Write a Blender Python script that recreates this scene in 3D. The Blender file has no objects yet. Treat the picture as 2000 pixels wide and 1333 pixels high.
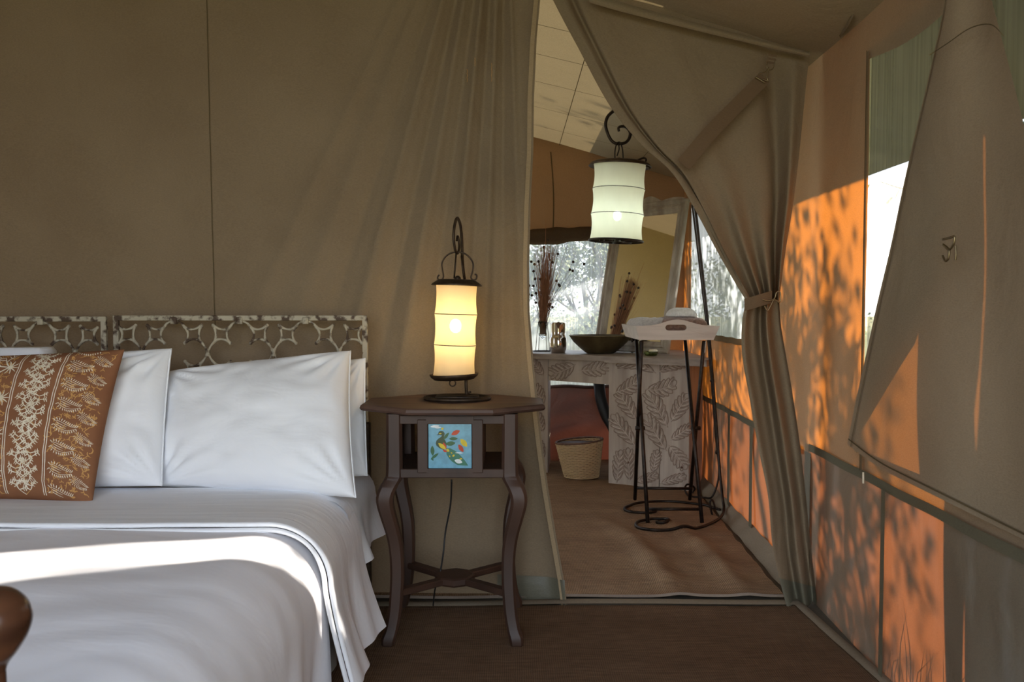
import bpy, math, random
from math import sin, cos, pi, atan2, sqrt, atan
from mathutils import Vector, noise as mnoise
random.seed(7)
C = bpy.context.scene.collection
SC = bpy.context.scene

# ------------------------------------------------------------------ camera, world, sun, exposure
F_PX = 1650.0
TH = atan(67 / F_PX)
cam = bpy.data.objects.new('camera', bpy.data.cameras.new('camera'))
C.objects.link(cam)
cam.location = (0, 0, 1.0)
cam.rotation_euler = (pi / 2 - TH, 0, 0)
cam.data.sensor_width = 36
cam.data.lens = F_PX * 36 / 2000
cam.data.clip_start = 0.05
cam.data.clip_end = 300
cam.data.dof.use_dof = True
cam.data.dof.focus_distance = 2.7
cam.data.dof.aperture_fstop = 9
SC.camera = cam

world = bpy.data.worlds.new('daylight'); SC.world = world
world.use_nodes = True
wn = world.node_tree; wn.nodes.clear()
w_out = wn.nodes.new('ShaderNodeOutputWorld'); w_bg = wn.nodes.new('ShaderNodeBackground')
w_tc = wn.nodes.new('ShaderNodeTexCoord'); w_sep = wn.nodes.new('ShaderNodeSeparateXYZ')
w_cr = wn.nodes.new('ShaderNodeValToRGB')
w_cr.color_ramp.elements[0].position = 0.0; w_cr.color_ramp.elements[0].color = (0.93, 0.97, 1.0, 1)
w_cr.color_ramp.elements[1].position = 0.7; w_cr.color_ramp.elements[1].color = (0.60, 0.76, 1.0, 1)
wn.links.new(w_tc.outputs['Generated'], w_sep.inputs[0]); wn.links.new(w_sep.outputs['Z'], w_cr.inputs[0])
wn.links.new(w_cr.outputs[0], w_bg.inputs[0]); wn.links.new(w_bg.outputs[0], w_out.inputs[0])
w_bg.inputs[1].default_value = 3.3

SUN_DIR = Vector((-1.0, -0.287, -0.375)).normalized()
sun = bpy.data.objects.new('sun', bpy.data.lights.new('sun', 'SUN')); C.objects.link(sun)
sun.rotation_euler = SUN_DIR.to_track_quat('-Z', 'Y').to_euler()
sun.location = (6, 3, 4)
sun.data.energy = 38.0; sun.data.angle = 0.012; sun.data.color = (1.0, 0.93, 0.82)

SC.view_settings.view_transform = 'Standard'; SC.view_settings.look = 'None'
SC.view_settings.gamma = 1; SC.view_settings.use_curve_mapping = False
SC.view_settings.exposure = 0.5
SC.cycles.max_bounces = 10; SC.cycles.diffuse_bounces = 5; SC.cycles.transparent_max_bounces = 16
SC.cycles.transmission_bounces = 6; SC.cycles.glossy_bounces = 4

# ------------------------------------------------------------------ points from rays of the photograph
RF = Vector((0, cos(TH), -sin(TH))); RU = Vector((0, sin(TH), cos(TH))); EYE = Vector((0, 0, 1.0))
def ray(px, py): return RF + Vector((1, 0, 0)) * ((px - 1000) / F_PX) + RU * ((666.5 - py) / F_PX)
def P(px, py, Y):
    r = ray(px, py); return EYE + r * (Y / r.y)
def PZ(px, py, z):
    r = ray(px, py); return EYE + r * ((z - 1.0) / r.z)
WX0, WK, WY0 = 1.022, 0.0297, 2.85
def xw(Y): return WX0 + WK * (Y - WY0)                       # right tent wall
def RW(px, py, off=0.0):
    r = ray(px, py); t = (WX0 - off - WK * WY0) / (r.x - WK * r.y); return EYE + r * t
def zroof(x): return 1.84 + 0.28 * (1.0 - x) if x > -1.4 else 1.84 + 0.28 * 2.4 + 0.28 * (x + 1.4)
YB = 2.87                                                     # partition wall
YR = 5.42                                                     # far wall of the rear room
def sm(t): t = max(0.0, min(1.0, t)); return t * t * (3 - 2 * t)
def nz(x, y, z=0.0): return mnoise.noise(Vector((x, y, z)))
def lerp(a, b, t): return a + (b - a) * t
def curve(pts, t):                                            # catmull-rom through tuples, t in 0..1
    n = len(pts) - 1; f = max(0, min(n - 1e-6, t * n)); i = int(f); u = f - i
    p1, p2 = pts[i], pts[i + 1]; p0 = pts[max(i - 1, 0)]; p3 = pts[min(i + 2, n)]
    return tuple(0.5 * (2 * b + (c - a) * u + (2 * a - 5 * b + 4 * c - d) * u * u + (3 * b - a - 3 * c + d) * u ** 3)
                 for a, b, c, d in zip(p0, p1, p2, p3))
def smooth(pts, n=None):
    n = n or (len(pts) - 1) * 6
    return [Vector(curve([tuple(p) for p in pts], i / n)) for i in range(n + 1)]
def xat(pts, y):                                              # x of a polyline (x,y) at y
    for (x0, y0), (x1, y1) in zip(pts, pts[1:]):
        if y0 <= y <= y1: return lerp(x0, x1, (y - y0) / (y1 - y0))
    return pts[0][0] if y < pts[0][1] else pts[-1][0]

# ------------------------------------------------------------------ mesh building
class MB:
    def __init__(s): s.v = []; s.f = []
    def vert(s, p): s.v.append(Vector(p)); return len(s.v) - 1
    def grid(s, nu, nv, fn):
        b = len(s.v)
        for j in range(nv + 1):
            for i in range(nu + 1): s.v.append(Vector(fn(i / nu, j / nv)))
        for j in range(nv):
            for i in range(nu):
                a = b + j * (nu + 1) + i; s.f.append((a, a + 1, a + nu + 2, a + nu + 1))
        return s
    def box(s, c, d, rz=0.0, bev=0.0):
        c = Vector(c); x, y, z = d[0] / 2, d[1] / 2, d[2] / 2; b = len(s.v); cs, sn = cos(rz), sin(rz)
        def add(px, py, pz): s.v.append(c + Vector((px * cs - py * sn, px * sn + py * cs, pz)))
        if bev <= 0:
            for sx, sy, sz in ((-1,-1,-1),(1,-1,-1),(1,1,-1),(-1,1,-1),(-1,-1,1),(1,-1,1),(1,1,1),(-1,1,1)): add(sx*x, sy*y, sz*z)
            s.f += [tuple(b + k for k in q) for q in ((0,3,2,1),(4,5,6,7),(0,1,5,4),(1,2,6,5),(2,3,7,6),(3,0,4,7))]
        else:
            e = bev
            for zz, q in ((-z, 1), (-z + e, 0), (z - e, 0), (z, 1)):
                k = e if q else 0
                for px, py in ((-x+e,-y+k),(x-e,-y+k),(x-k,-y+e),(x-k,y-e),(x-e,y-k),(-x+e,y-k),(-x+k,y-e),(-x+k,-y+e)): add(px, py, zz)
            for r in range(3):
                for k in range(8): s.f.append((b+r*8+k, b+r*8+(k+1)%8, b+(r+1)*8+(k+1)%8, b+(r+1)*8+k))
            s.f.append(tuple(b + k for k in range(7, -1, -1))); s.f.append(tuple(b + 24 + k for k in range(8)))
        return s
    def prism(s, poly, off, cap=True):                        # polygon of 3D points extruded by off
        b = len(s.v); n = len(poly); off = Vector(off)
        for p in poly: s.v.append(Vector(p))
        for p in poly: s.v.append(Vector(p) + off)
        s.f.append(tuple(range(b, b + n))); s.f.append(tuple(range(b + 2*n - 1, b + n - 1, -1)))
        for i in range(n): s.f.append((b+i, b+n+i, b+n+(i+1)%n, b+(i+1)%n))
        return s
    def tube(s, pts, r, seg=8, closed=False, rf=None, flat=None):
        pts = [Vector(p) for p in pts]; n = len(pts); b = len(s.v); nrm = None
        for i in range(n):
            a = pts[(i - 1) % n] if closed else pts[max(i - 1, 0)]
            c = pts[(i + 1) % n] if closed else pts[min(i + 1, n - 1)]
            t = (c - a)
            t = t.normalized() if t.length > 1e-9 else Vector((0, 0, 1))
            if nrm is None:
                nrm = t.orthogonal().normalized() if flat is None else (Vector(flat) - t * t.dot(Vector(flat))).normalized()
            else:
                nrm = nrm - t * nrm.dot(t)
                nrm = nrm.normalized() if nrm.length > 1e-9 else t.orthogonal().normalized()
            bn = t.cross(nrm); rr = r if rf is None else r * rf(i / max(1, n - 1))
            for k in range(seg):
                a_ = 2 * pi * k / seg; s.v.append(pts[i] + (nrm * cos(a_) + bn * sin(a_)) * rr)
        m = n if closed else n - 1
        for i in range(m):
            for k in range(seg):
                s.f.append((b+i*seg+k, b+i*seg+(k+1)%seg, b+((i+1)%n)*seg+(k+1)%seg, b+((i+1)%n)*seg+k))
        if not closed:
            s.f.append(tuple(b + k for k in range(seg - 1, -1, -1))); s.f.append(tuple(b + (n-1)*seg + k for k in range(seg)))
        return s
    def ribbon(s, pts, side, w):                              # flat strip: pts centre line, side(i)->unit vector
        b = len(s.v); n = len(pts)
        for i, p in enumerate(pts):
            ww = w(i / (n - 1)) if callable(w) else w; d = side(i)
            s.v.append(Vector(p) - d * ww / 2); s.v.append(Vector(p) + d * ww / 2)
        for i in range(n - 1): s.f.append((b+2*i, b+2*i+1, b+2*i+3, b+2*i+2))
        return s
    def lathe(s, prof, c, seg=32, axis=None, sx=1, sy=1):      # prof (r,z)
        b = len(s.v); c = Vector(c)
        ax = Vector(axis).normalized() if axis else Vector((0, 0, 1))
        q = Vector((0, 0, 1)).rotation_difference(ax)
        for r, z in prof:
            for k in range(seg):
                a = 2 * pi * k / seg; s.v.append(c + q @ Vector((r * cos(a) * sx, r * sin(a) * sy, z)))
        for i in range(len(prof) - 1):
            for k in range(seg): s.f.append((b+i*seg+k, b+i*seg+(k+1)%seg, b+(i+1)*seg+(k+1)%seg, b+(i+1)*seg+k))
        if prof[0][0] > 1e-6: s.f.append(tuple(b + k for k in range(seg - 1, -1, -1)))
        if prof[-1][0] > 1e-6: s.f.append(tuple(b + (len(prof)-1)*seg + k for k in range(seg)))
        return s
    def ball(s, c, r, nu=10, nv=6, sz=1.0):
        return s.lathe([(r * sin(pi * j / nv) if 0 < j < nv else 1e-7, -r * sz * cos(pi * j / nv)) for j in range(nv + 1)], c, nu)

def weld(mb):
    key = {}; mp_ = []; nv = []
    for v in mb.v:
        k = (round(v.x * 2e4), round(v.y * 2e4), round(v.z * 2e4))
        if k not in key: key[k] = len(nv); nv.append(v)
        mp_.append(key[k])
    fs = []
    for f in mb.f:
        g = []
        for i in f:
            if mp_[i] not in g: g.append(mp_[i])
        if len(g) > 2: fs.append(tuple(g))
    mb.v, mb.f = nv, fs
OFF = {}
def thing(name, label, cat, loc=(0, 0, 0), group=None):
    o = bpy.data.objects.new(name, None); C.objects.link(o); o.location = loc; o.empty_display_size = 0.05
    o['label'] = label; o['category'] = cat
    if group: o['group'] = group
    OFF[o.name] = Vector(loc); return o
def obj(name, mb, m, parent=None, loc=None, smooth_=True, label=None, kind=None):
    off = OFF[parent.name] if parent is not None else Vector(loc or (0, 0, 0))
    if getattr(mb, 'weld', 0): weld(mb)
    me = bpy.data.meshes.new(name); me.from_pydata([tuple(v - off) for v in mb.v], [], mb.f)
    me.polygons.foreach_set('use_smooth', [smooth_] * len(me.polygons)); me.materials.append(m)
    o = bpy.data.objects.new(name, me); C.objects.link(o)
    if parent is not None: o.parent = parent
    else: o.location = off
    OFF[o.name] = off
    if label: o['label'] = label
    if kind: o['kind'] = kind
    me.update(); return o
def single(name, mb, m, label, cat, loc=(0, 0, 0), group=None, smooth_=True, kind=None):
    o = obj(name, mb, m, None, loc, smooth_); o['label'] = label; o['category'] = cat
    if group: o['group'] = group
    if kind: o['kind'] = kind
    return o
def struct(name, mb, m, label=None, smooth_=True):
    o = obj(name, mb, m, None, None, smooth_); o['kind'] = 'structure'
    if label: o['label'] = label
    return o
def autosmooth(o, ang=0.6):
    me = o.data
    import bmesh
    bm = bmesh.new(); bm.from_mesh(me)
    for e in bm.edges:
        if len(e.link_faces) == 2 and e.calc_face_angle(0) > ang: e.smooth = False
    bm.to_mesh(me); bm.free(); return o

# ------------------------------------------------------------------ materials
def nt_new(name):
    m = bpy.data.materials.new(name); m.use_nodes = True; nt = m.node_tree; nt.nodes.clear()
    out = nt.nodes.new('ShaderNodeOutputMaterial'); return m, nt, out
def N(nt, t, **kw):
    n = nt.nodes.new(t)
    for k, v in kw.items():
        if k in n.inputs: n.inputs[k].default_value = v
        else: setattr(n, k, v)
    return n
def coords(nt, scale=(1, 1, 1), kind='Object'):
    tc = N(nt, 'ShaderNodeTexCoord'); mp = N(nt, 'ShaderNodeMapping'); mp.inputs['Scale'].default_value = scale
    nt.links.new(tc.outputs[kind], mp.inputs[0]); return mp.outputs[0]
def mixcol(nt, fac, a, b):
    mx = N(nt, 'ShaderNodeMix', data_type='RGBA')
    if isinstance(fac, (int, float)): mx.inputs[0].default_value = fac
    else: nt.links.new(fac, mx.inputs[0])
    for i, c in ((6, a), (7, b)):
        if isinstance(c, tuple): mx.inputs[i].default_value = (*c, 1)
        else: nt.links.new(c, mx.inputs[i])
    return mx.outputs[2]
def noise_fac(nt, vec, scale, detail=3, lo=0.35, hi=0.65):
    n = N(nt, 'ShaderNodeTexNoise'); n.inputs['Scale'].default_value = scale; n.inputs['Detail'].default_value = detail
    nt.links.new(vec, n.inputs['Vector']); mr = N(nt, 'ShaderNodeMapRange')
    mr.inputs[1].default_value = lo; mr.inputs[2].default_value = hi
    nt.links.new(n.outputs[0], mr.inputs[0]); return mr.outputs[0]
def bump(nt, h, strength, dist, normal=None):
    b = N(nt, 'ShaderNodeBump'); b.inputs['Strength'].default_value = strength; b.inputs['Distance'].default_value = dist
    nt.links.new(h, b.inputs['Height'])
    if normal is not None: nt.links.new(normal, b.inputs['Normal'])
    return b.outputs[0]
def canvas_mat(name, col, col2, tcol=None, wr=0.4, glossy=0.0, stain=None):
    """woven tent cloth: reflected colour plus light coming through from behind"""
    m, nt, out = nt_new(name)
    v = coords(nt); f = noise_fac(nt, v, 3.0, 4, 0.3, 0.7); c = mixcol(nt, f, col, col2)
    vs = coords(nt, (160, 160, 420)); thread = noise_fac(nt, vs, 1.0, 1, 0.2, 0.8)
    c = mixcol(nt, thread, c, mixcol(nt, 0.82, (0, 0, 0), c))
    if stain:
        f2 = noise_fac(nt, coords(nt, (1, 4, 1.2)), 2.2, 6, 0.52, 0.72); c = mixcol(nt, f2, c, stain)
    vw = coords(nt, (1, 1, 1)); w1 = N(nt, 'ShaderNodeTexNoise'); w1.inputs['Scale'].default_value = 5; w1.inputs['Detail'].default_value = 4
    w1.inputs['Distortion'].default_value = 0.8
    nt.links.new(vw, w1.inputs['Vector'])
    nb = bump(nt, w1.outputs[0], wr, 0.02); nb = bump(nt, thread, 0.25, 0.0006, nb)
    d = N(nt, 'ShaderNodeBsdfDiffuse'); nt.links.new(c, d.inputs[0]); nt.links.new(nb, d.inputs['Normal']); sh = d.outputs[0]
    if tcol:
        t = N(nt, 'ShaderNodeBsdfTranslucent')
        tc = mixcol(nt, thread, tcol, tuple(x * 0.78 for x in tcol)); nt.links.new(tc, t.inputs[0])
        a = N(nt, 'ShaderNodeAddShader'); nt.links.new(sh, a.inputs[0]); nt.links.new(t.outputs[0], a.inputs[1]); sh = a.outputs[0]
    if glossy:
        g = N(nt, 'ShaderNodeBsdfGlossy'); g.inputs['Roughness'].default_value = 0.42; g.inputs[0].default_value = (.75, .8, .85, 1)
        nt.links.new(nb, g.inputs['Normal'])
        mx = N(nt, 'ShaderNodeMixShader'); mx.inputs[0].default_value = glossy
        nt.links.new(sh, mx.inputs[1]); nt.links.new(g.outputs[0], mx.inputs[2]); sh = mx.outputs[0]
    nt.links.new(sh, out.inputs[0]); return m
def mesh_mat(name, open_, col, streak=True):
    """insect screen: part open holes, part pale thread that catches the sun"""
    m, nt, out = nt_new(name)
    tr = N(nt, 'ShaderNodeBsdfTransparent'); d = N(nt, 'ShaderNodeBsdfDiffuse'); t = N(nt, 'ShaderNodeBsdfTranslucent')
    v = coords(nt, (90, 90, 2.0)); f = noise_fac(nt, v, 1.0, 2, 0.3, 0.7)
    c = mixcol(nt, f, col, tuple(x * 0.55 for x in col))
    nt.links.new(c, d.inputs[0]); nt.links.new(c, t.inputs[0])
    a = N(nt, 'ShaderNodeMixShader'); a.inputs[0].default_value = 0.5; nt.links.new(d.outputs[0], a.inputs[1]); nt.links.new(t.outputs[0], a.inputs[2])
    mx = N(nt, 'ShaderNodeMixShader'); mx.inputs[0].default_value = open_
    nt.links.new(a.outputs[0], mx.inputs[1]); nt.links.new(tr.outputs[0], mx.inputs[2]); nt.links.new(mx.outputs[0], out.inputs[0]); return m
def pbr(name, col, col2=None, rough=0.6, metal=0.0, scale=(6, 6, 6), ns=1.0, lo=0.35, hi=0.65, bs=0.0, bd=0.002, bscale=None, spec=0.5,
        detail=4, sheen=0.0, trans=0.0, rough2=None, dist=0.0):
    m, nt, out = nt_new(name); p = N(nt, 'ShaderNodeBsdfPrincipled')
    p.inputs['Roughness'].default_value = rough; p.inputs['Metallic'].default_value = metal
    p.inputs['Specular IOR Level'].default_value = spec
    p.inputs['Transmission Weight'].default_value = trans
    if sheen: p.inputs['Sheen Weight'].default_value = sheen
    v = coords(nt, scale); f = noise_fac(nt, v, ns, detail, lo, hi)
    if col2: nt.links.new(mixcol(nt, f, col, col2), p.inputs['Base Color'])
    else: p.inputs['Base Color'].default_value = (*col, 1)
    if bs:
        vb = coords(nt, bscale) if bscale else v
        n2 = N(nt, 'ShaderNodeTexNoise'); n2.inputs['Scale'].default_value = 1.0; n2.inputs['Detail'].default_value = 4
        n2.inputs['Distortion'].default_value = dist
        nt.links.new(vb, n2.inputs['Vector']); nt.links.new(bump(nt, n2.outputs[0], bs, bd), p.inputs['Normal'])
    nt.links.new(p.outputs[0], out.inputs[0]); return m
def weave_mat(name, col, col2, sx=330, sy=480):
    """woven sisal matting: rows of knots"""
    m, nt, out = nt_new(name); p = N(nt, 'ShaderNodeBsdfPrincipled'); p.inputs['Roughness'].default_value = 0.95; p.inputs['Specular IOR Level'].default_value = 0.1
    v = coords(nt); w = N(nt, 'ShaderNodeTexWave', wave_type='BANDS', bands_direction='Y'); w.inputs['Scale'].default_value = sy / 6.28 * 1.0
    w.inputs['Distortion'].default_value = 1.2; w.inputs['Detail'].default_value = 2; nt.links.new(v, w.inputs['Vector'])
    w2 = N(nt, 'ShaderNodeTexWave', wave_type='BANDS', bands_direction='X'); w2.inputs['Scale'].default_value = sx / 6.28; w2.inputs['Distortion'].default_value = 2.0
    nt.links.new(v, w2.inputs['Vector'])
    mul = N(nt, 'ShaderNodeMath', operation='MULTIPLY'); nt.links.new(w.outputs['Fac'], mul.inputs[0]); nt.links.new(w2.outputs['Fac'], mul.inputs[1])
    f = noise_fac(nt, coords(nt, (1.2, 3, 1)), 2.2, 6, 0.3, 0.7); c = mixcol(nt, f, col, col2)
    fine = noise_fac(nt, coords(nt, (14, 90, 1)), 1.0, 3, 0.3, 0.75); c = mixcol(nt, fine, c, mixcol(nt, 0.62, (0, 0, 0), c))
    c = mixcol(nt, mul.outputs[0], mixcol(nt, 0.55, (0, 0, 0), c), c)
    nt.links.new(c, p.inputs['Base Color']); nt.links.new(bump(nt, mul.outputs[0], 0.8, 0.003), p.inputs['Normal'])
    nt.links.new(p.outputs[0], out.inputs[0]); return m
def paper_shade(name, col, tcol, open_=0.06):
    m, nt, out = nt_new(name)
    d = N(nt, 'ShaderNodeBsdfDiffuse'); t = N(nt, 'ShaderNodeBsdfTranslucent'); tr = N(nt, 'ShaderNodeBsdfTransparent')
    f = noise_fac(nt, coords(nt, (30, 30, 12)), 1.0, 4, 0.3, 0.7)
    nt.links.new(mixcol(nt, f, tcol, tuple(x * 0.88 for x in tcol)), t.inputs[0]); d.inputs[0].default_value = (*col, 1)
    a = N(nt, 'ShaderNodeAddShader'); nt.links.new(d.outputs[0], a.inputs[0]); nt.links.new(t.outputs[0], a.inputs[1])
    mx = N(nt, 'ShaderNodeMixShader'); mx.inputs[0].default_value = open_
    nt.links.new(a.outputs[0], mx.inputs[1]); nt.links.new(tr.outputs[0], mx.inputs[2]); nt.links.new(mx.outputs[0], out.inputs[0]); return m
def glow(name, col, s):
    m, nt, out = nt_new(name); e = N(nt, 'ShaderNodeEmission'); e.inputs[0].default_value = (*col, 1); e.inputs[1].default_value = s
    nt.links.new(e.outputs[0], out.inputs[0]); return m

M = {}
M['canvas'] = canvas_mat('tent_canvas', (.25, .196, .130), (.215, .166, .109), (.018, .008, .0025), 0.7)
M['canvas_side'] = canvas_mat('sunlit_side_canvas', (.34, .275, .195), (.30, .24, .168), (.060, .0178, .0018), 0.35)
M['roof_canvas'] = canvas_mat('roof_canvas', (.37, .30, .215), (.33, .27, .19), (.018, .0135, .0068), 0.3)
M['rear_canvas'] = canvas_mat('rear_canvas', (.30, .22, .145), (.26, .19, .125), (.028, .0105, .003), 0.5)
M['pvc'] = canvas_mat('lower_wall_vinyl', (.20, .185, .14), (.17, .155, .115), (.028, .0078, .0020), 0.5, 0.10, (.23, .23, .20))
M['pvc_shaded'] = canvas_mat('shaded_lower_vinyl', (.13, .07, .045), (.10, .05, .035), (.012, .003, .0015), 0.5, 0.04)  # darker copy of the vinyl, the rear wall's shade put into its colour
M['hem'] = canvas_mat('grey_hem_band', (.17, .155, .105), (.14, .13, .09), (.01, .006, .003), 0.3, 0.04)
M['strap'] = canvas_mat('brown_webbing', (.17, .115, .07), (.15, .10, .06), (.01, .006, .003), 0.1)
M['seam'] = canvas_mat('seam_thread', (.14, .105, .06), (.12, .09, .05), None, 0.1)
M['screen'] = mesh_mat('insect_screen', 0.26, (.20, .20, .18))
M['screen2'] = mesh_mat('dense_insect_screen', 0.08, (.30, .32, .33))
M['rear_screen'] = mesh_mat('rear_insect_screen', 0.30, (.42, .45, .48))  # pale thread colour lays the outdoor haze over the view
M['linen'] = pbr('white_linen', (.90, .91, .94), (.86, .87, .90), 0.9, scale=(3, 3, 3), bs=0.35, bd=0.01, bscale=(4, 9, 9), spec=0.2, dist=1.0)
M['linen_sheet'] = pbr('grey_white_sheet', (.89, .89, .92), (.85, .86, .89), 0.9, scale=(3, 3, 3), bs=0.3, bd=0.008, bscale=(2, 22, 8), spec=0.2, dist=0.7)
M['duvet'] = pbr('white_duvet', (.90, .88, .91), (.87, .85, .88), 0.9, scale=(3, 3, 3), bs=0.35, bd=0.02, bscale=(3, 5, 4), spec=0.2, dist=0.5)
M['terracotta'] = pbr('terracotta_cotton', (.275, .125, .062), (.23, .10, .05), 0.95, scale=(12, 12, 12), bs=0.3, bd=0.004, bscale=(20, 20, 20), spec=0.1)
M['print_white'] = pbr('cream_print', (.80, .72, .58), (.70, .60, .44), 0.95, scale=(60, 60, 60), spec=0.1)
M['print_gold'] = pbr('ochre_print', (.60, .33, .12), (.52, .27, .09), 0.95, scale=(60, 60, 60), spec=0.1)
M['iron_white'] = pbr('chipped_white_iron', (.46, .41, .31), (.08, .05, .032), 0.75, 0.1, scale=(32, 32, 32), lo=0.485, hi=0.60, detail=8, bs=0.6, bd=0.003)
M['iron'] = pbr('dark_iron', (.022, .018, .016), (.045, .033, .026), 0.42, 0.85, scale=(40, 40, 40), bs=0.3, bd=0.001, spec=0.5)
M['iron_brown'] = pbr('rusty_brown_iron', (.07, .045, .025), (.035, .022, .014), 0.5, 0.6, scale=(50, 50, 50), bs=0.4, bd=0.0015)
M['mahogany'] = pbr('dark_red_wood', (.060, .027, .015), (.030, .013, .007), 0.55, scale=(14, 14, 2.5), detail=6, bs=0.25, bd=0.002, bscale=(60, 60, 6))
M['mahogany_top'] = pbr('worn_table_top_wood', (.095, .052, .036), (.045, .022, .016), 0.5, scale=(2.5, 22, 14), detail=6, bs=0.2, bd=0.001, bscale=(6, 80, 60))
M['greywood'] = pbr('limewashed_wood', (.50, .43, .36), (.31, .25, .205), 0.75, scale=(22, 22, 2.2), detail=7, lo=0.3, hi=0.72, bs=0.5, bd=0.002, bscale=(70, 70, 5))
M['greywood_h'] = pbr('limewashed_boards', (.36, .30, .25), (.20, .155, .13), 0.5, scale=(3, 18, 40), detail=7, lo=0.3, hi=0.72, bs=0.3, bd=0.001, bscale=(8, 60, 60))
M['groove'] = pbr('carved_outline_shade', (.32, .245, .195), (.24, .18, .14), 0.85, scale=(40, 40, 40))  # darker outline tubes stand in for shade in the carving
M['left_canvas'] = canvas_mat('light_boost_canvas', (.30, .24, .16), (.26, .20, .13), (.13, .10, .052), 0.3)  # transmission raised so this unseen wall glows and brightens the rear room
M['carved'] = pbr('carved_limewash', (.56, .48, .41), (.40, .32, .27), 0.75, scale=(40, 40, 40), detail=5, bs=0.3, bd=0.001)  # lighter ridges put the relief's light into the colour
M['mirrorframe'] = pbr('weathered_grey_frame', (.50, .45, .38), (.27, .22, .18), 0.7, scale=(20, 20, 5), detail=7, lo=0.3, hi=0.7, bs=0.4, bd=0.002, bscale=(60, 60, 12))
M['mirror'] = pbr('mirror_glass', (.86, .84, .78), None, 0.02, 1.0)
M['tray'] = pbr('whitewashed_tray_wood', (.62, .56, .50), (.42, .36, .32), 0.7, scale=(3, 12, 30), detail=7, lo=0.3, hi=0.8, bs=0.3, bd=0.001, bscale=(6, 60, 60))
M['bronze'] = pbr('aged_bronze', (.20, .155, .08), (.12, .09, .05), 0.45, 0.75, scale=(14, 14, 14), detail=6, bs=0.3, bd=0.003, bscale=(30, 30, 30))
M['steel'] = pbr('polished_steel', (.62, .58, .56), None, 0.09, 1.0)
M['towel_grey'] = pbr('grey_towel', (.50, .47, .45), (.36, .33, .31), 1.0, scale=(90, 90, 90), bs=1.0, bd=0.004, bscale=(220, 220, 220), sheen=0.3)
M['towel_white'] = pbr('pale_towel', (.78, .76, .72), (.62, .60, .56), 1.0, scale=(90, 90, 90), bs=1.0, bd=0.004, bscale=(220, 220, 220), sheen=0.3)
M['towel_brown'] = pbr('brown_towel', (.24, .13, .09), (.15, .08, .055), 1.0, scale=(90, 90, 90), bs=1.0, bd=0.004, bscale=(220, 220, 220), sheen=0.3)
M['wicker'] = pbr('pale_wicker', (.62, .46, .26), (.52, .37, .20), 0.6, scale=(200, 200, 200))
M['wicker_dark'] = pbr('dark_wicker_rim', (.16, .08, .045), (.09, .045, .03), 0.6, scale=(60, 60, 60))
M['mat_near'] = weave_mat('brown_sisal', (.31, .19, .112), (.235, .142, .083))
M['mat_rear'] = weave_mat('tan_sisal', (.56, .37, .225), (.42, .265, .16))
M['binding'] = canvas_mat('mat_binding', (.28, .24, .18), (.23, .19, .14), None, 0.2)
M['ground'] = pbr('dry_grass_ground', (.20, .19, .085), (.28, .25, .14), 1.0, scale=(1.2, 1.2, 1.2), detail=8, spec=0.0)
M['ground_cloth'] = canvas_mat('ground_sheet', (.16, .14, .11), (.12, .105, .085), None, 0.3)
M['bark'] = pbr('grey_bark', (.16, .13, .10), (.09, .07, .055), 0.95, scale=(12, 12, 4), bs=0.8, bd=0.02)
M['leaf'] = pbr('tree_leaves', (.10, .14, .05), (.17, .20, .08), 0.8, scale=(3, 3, 3), spec=0.1)
M['leaf_pale'] = pbr('haze_paled_leaves', (.13, .16, .085), (.20, .21, .12), 0.9, scale=(2, 2, 2), spec=0.1)  # paler greens carry distance haze in the leaf colour
M['drygrass'] = pbr('dry_grass_blades', (.27, .255, .15), (.36, .33, .20), 0.9, scale=(2, 2, 2), spec=0.1)
M['stalk'] = pbr('dried_stalks', (.46, .23, .13), (.32, .15, .08), 0.9, scale=(60, 60, 10))
M['seed'] = pbr('dark_seed_heads', (.05, .025, .018), (.03, .016, .012), 0.8, scale=(120, 120, 120))
M['glass'] = pbr('clear_glass', (.92, .98, .95), None, 0.02, trans=1.0)
M['glass_green'] = pbr('olive_green_glass', (.30, .36, .10), None, 0.05, trans=0.85)
M['soap'] = pbr('yellow_soap', (.85, .72, .45), (.92, .86, .74), 0.6, scale=(30, 30, 30))
M['shade_warm'] = paper_shade('warm_lamp_cloth', (.42, .38, .30), (.33, .29, .20), .28)
M['shade_cool'] = paper_shade('pale_lantern_cloth', (.62, .61, .52), (.33, .335, .28))
M['bulb_warm'] = glow('warm_bulb', (1.0, .72, .34), 30)
M['bulb_cool'] = glow('cool_bulb', (.85, 1.0, .95), 30)
M['brass'] = pbr('tarnished_brass', (.30, .24, .14), (.18, .14, .08), 0.4, 0.9, scale=(50, 50, 50))
M['rubber'] = pbr('black_cable', (.012, .012, .012), None, 0.5)
M['knobwood'] = pbr('polished_brown_wood', (.09, .036, .018), (.045, .018, .01), 0.22, scale=(8, 8, 30), detail=5)
for k_, c_ in dict(tile_blue=(.13, .33, .46), paint_dark=(.02, .05, .035), paint_green=(.02, .10, .055), paint_red=(.42, .03, .02), paint_yellow=(.55, .42, .03),
                   paint_white=(.62, .68, .70), paint_teal=(.03, .15, .11)).items():
    M[k_] = pbr(k_, c_, tuple(x * 1.25 for x in c_), 0.18, scale=(60, 60, 60))

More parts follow.
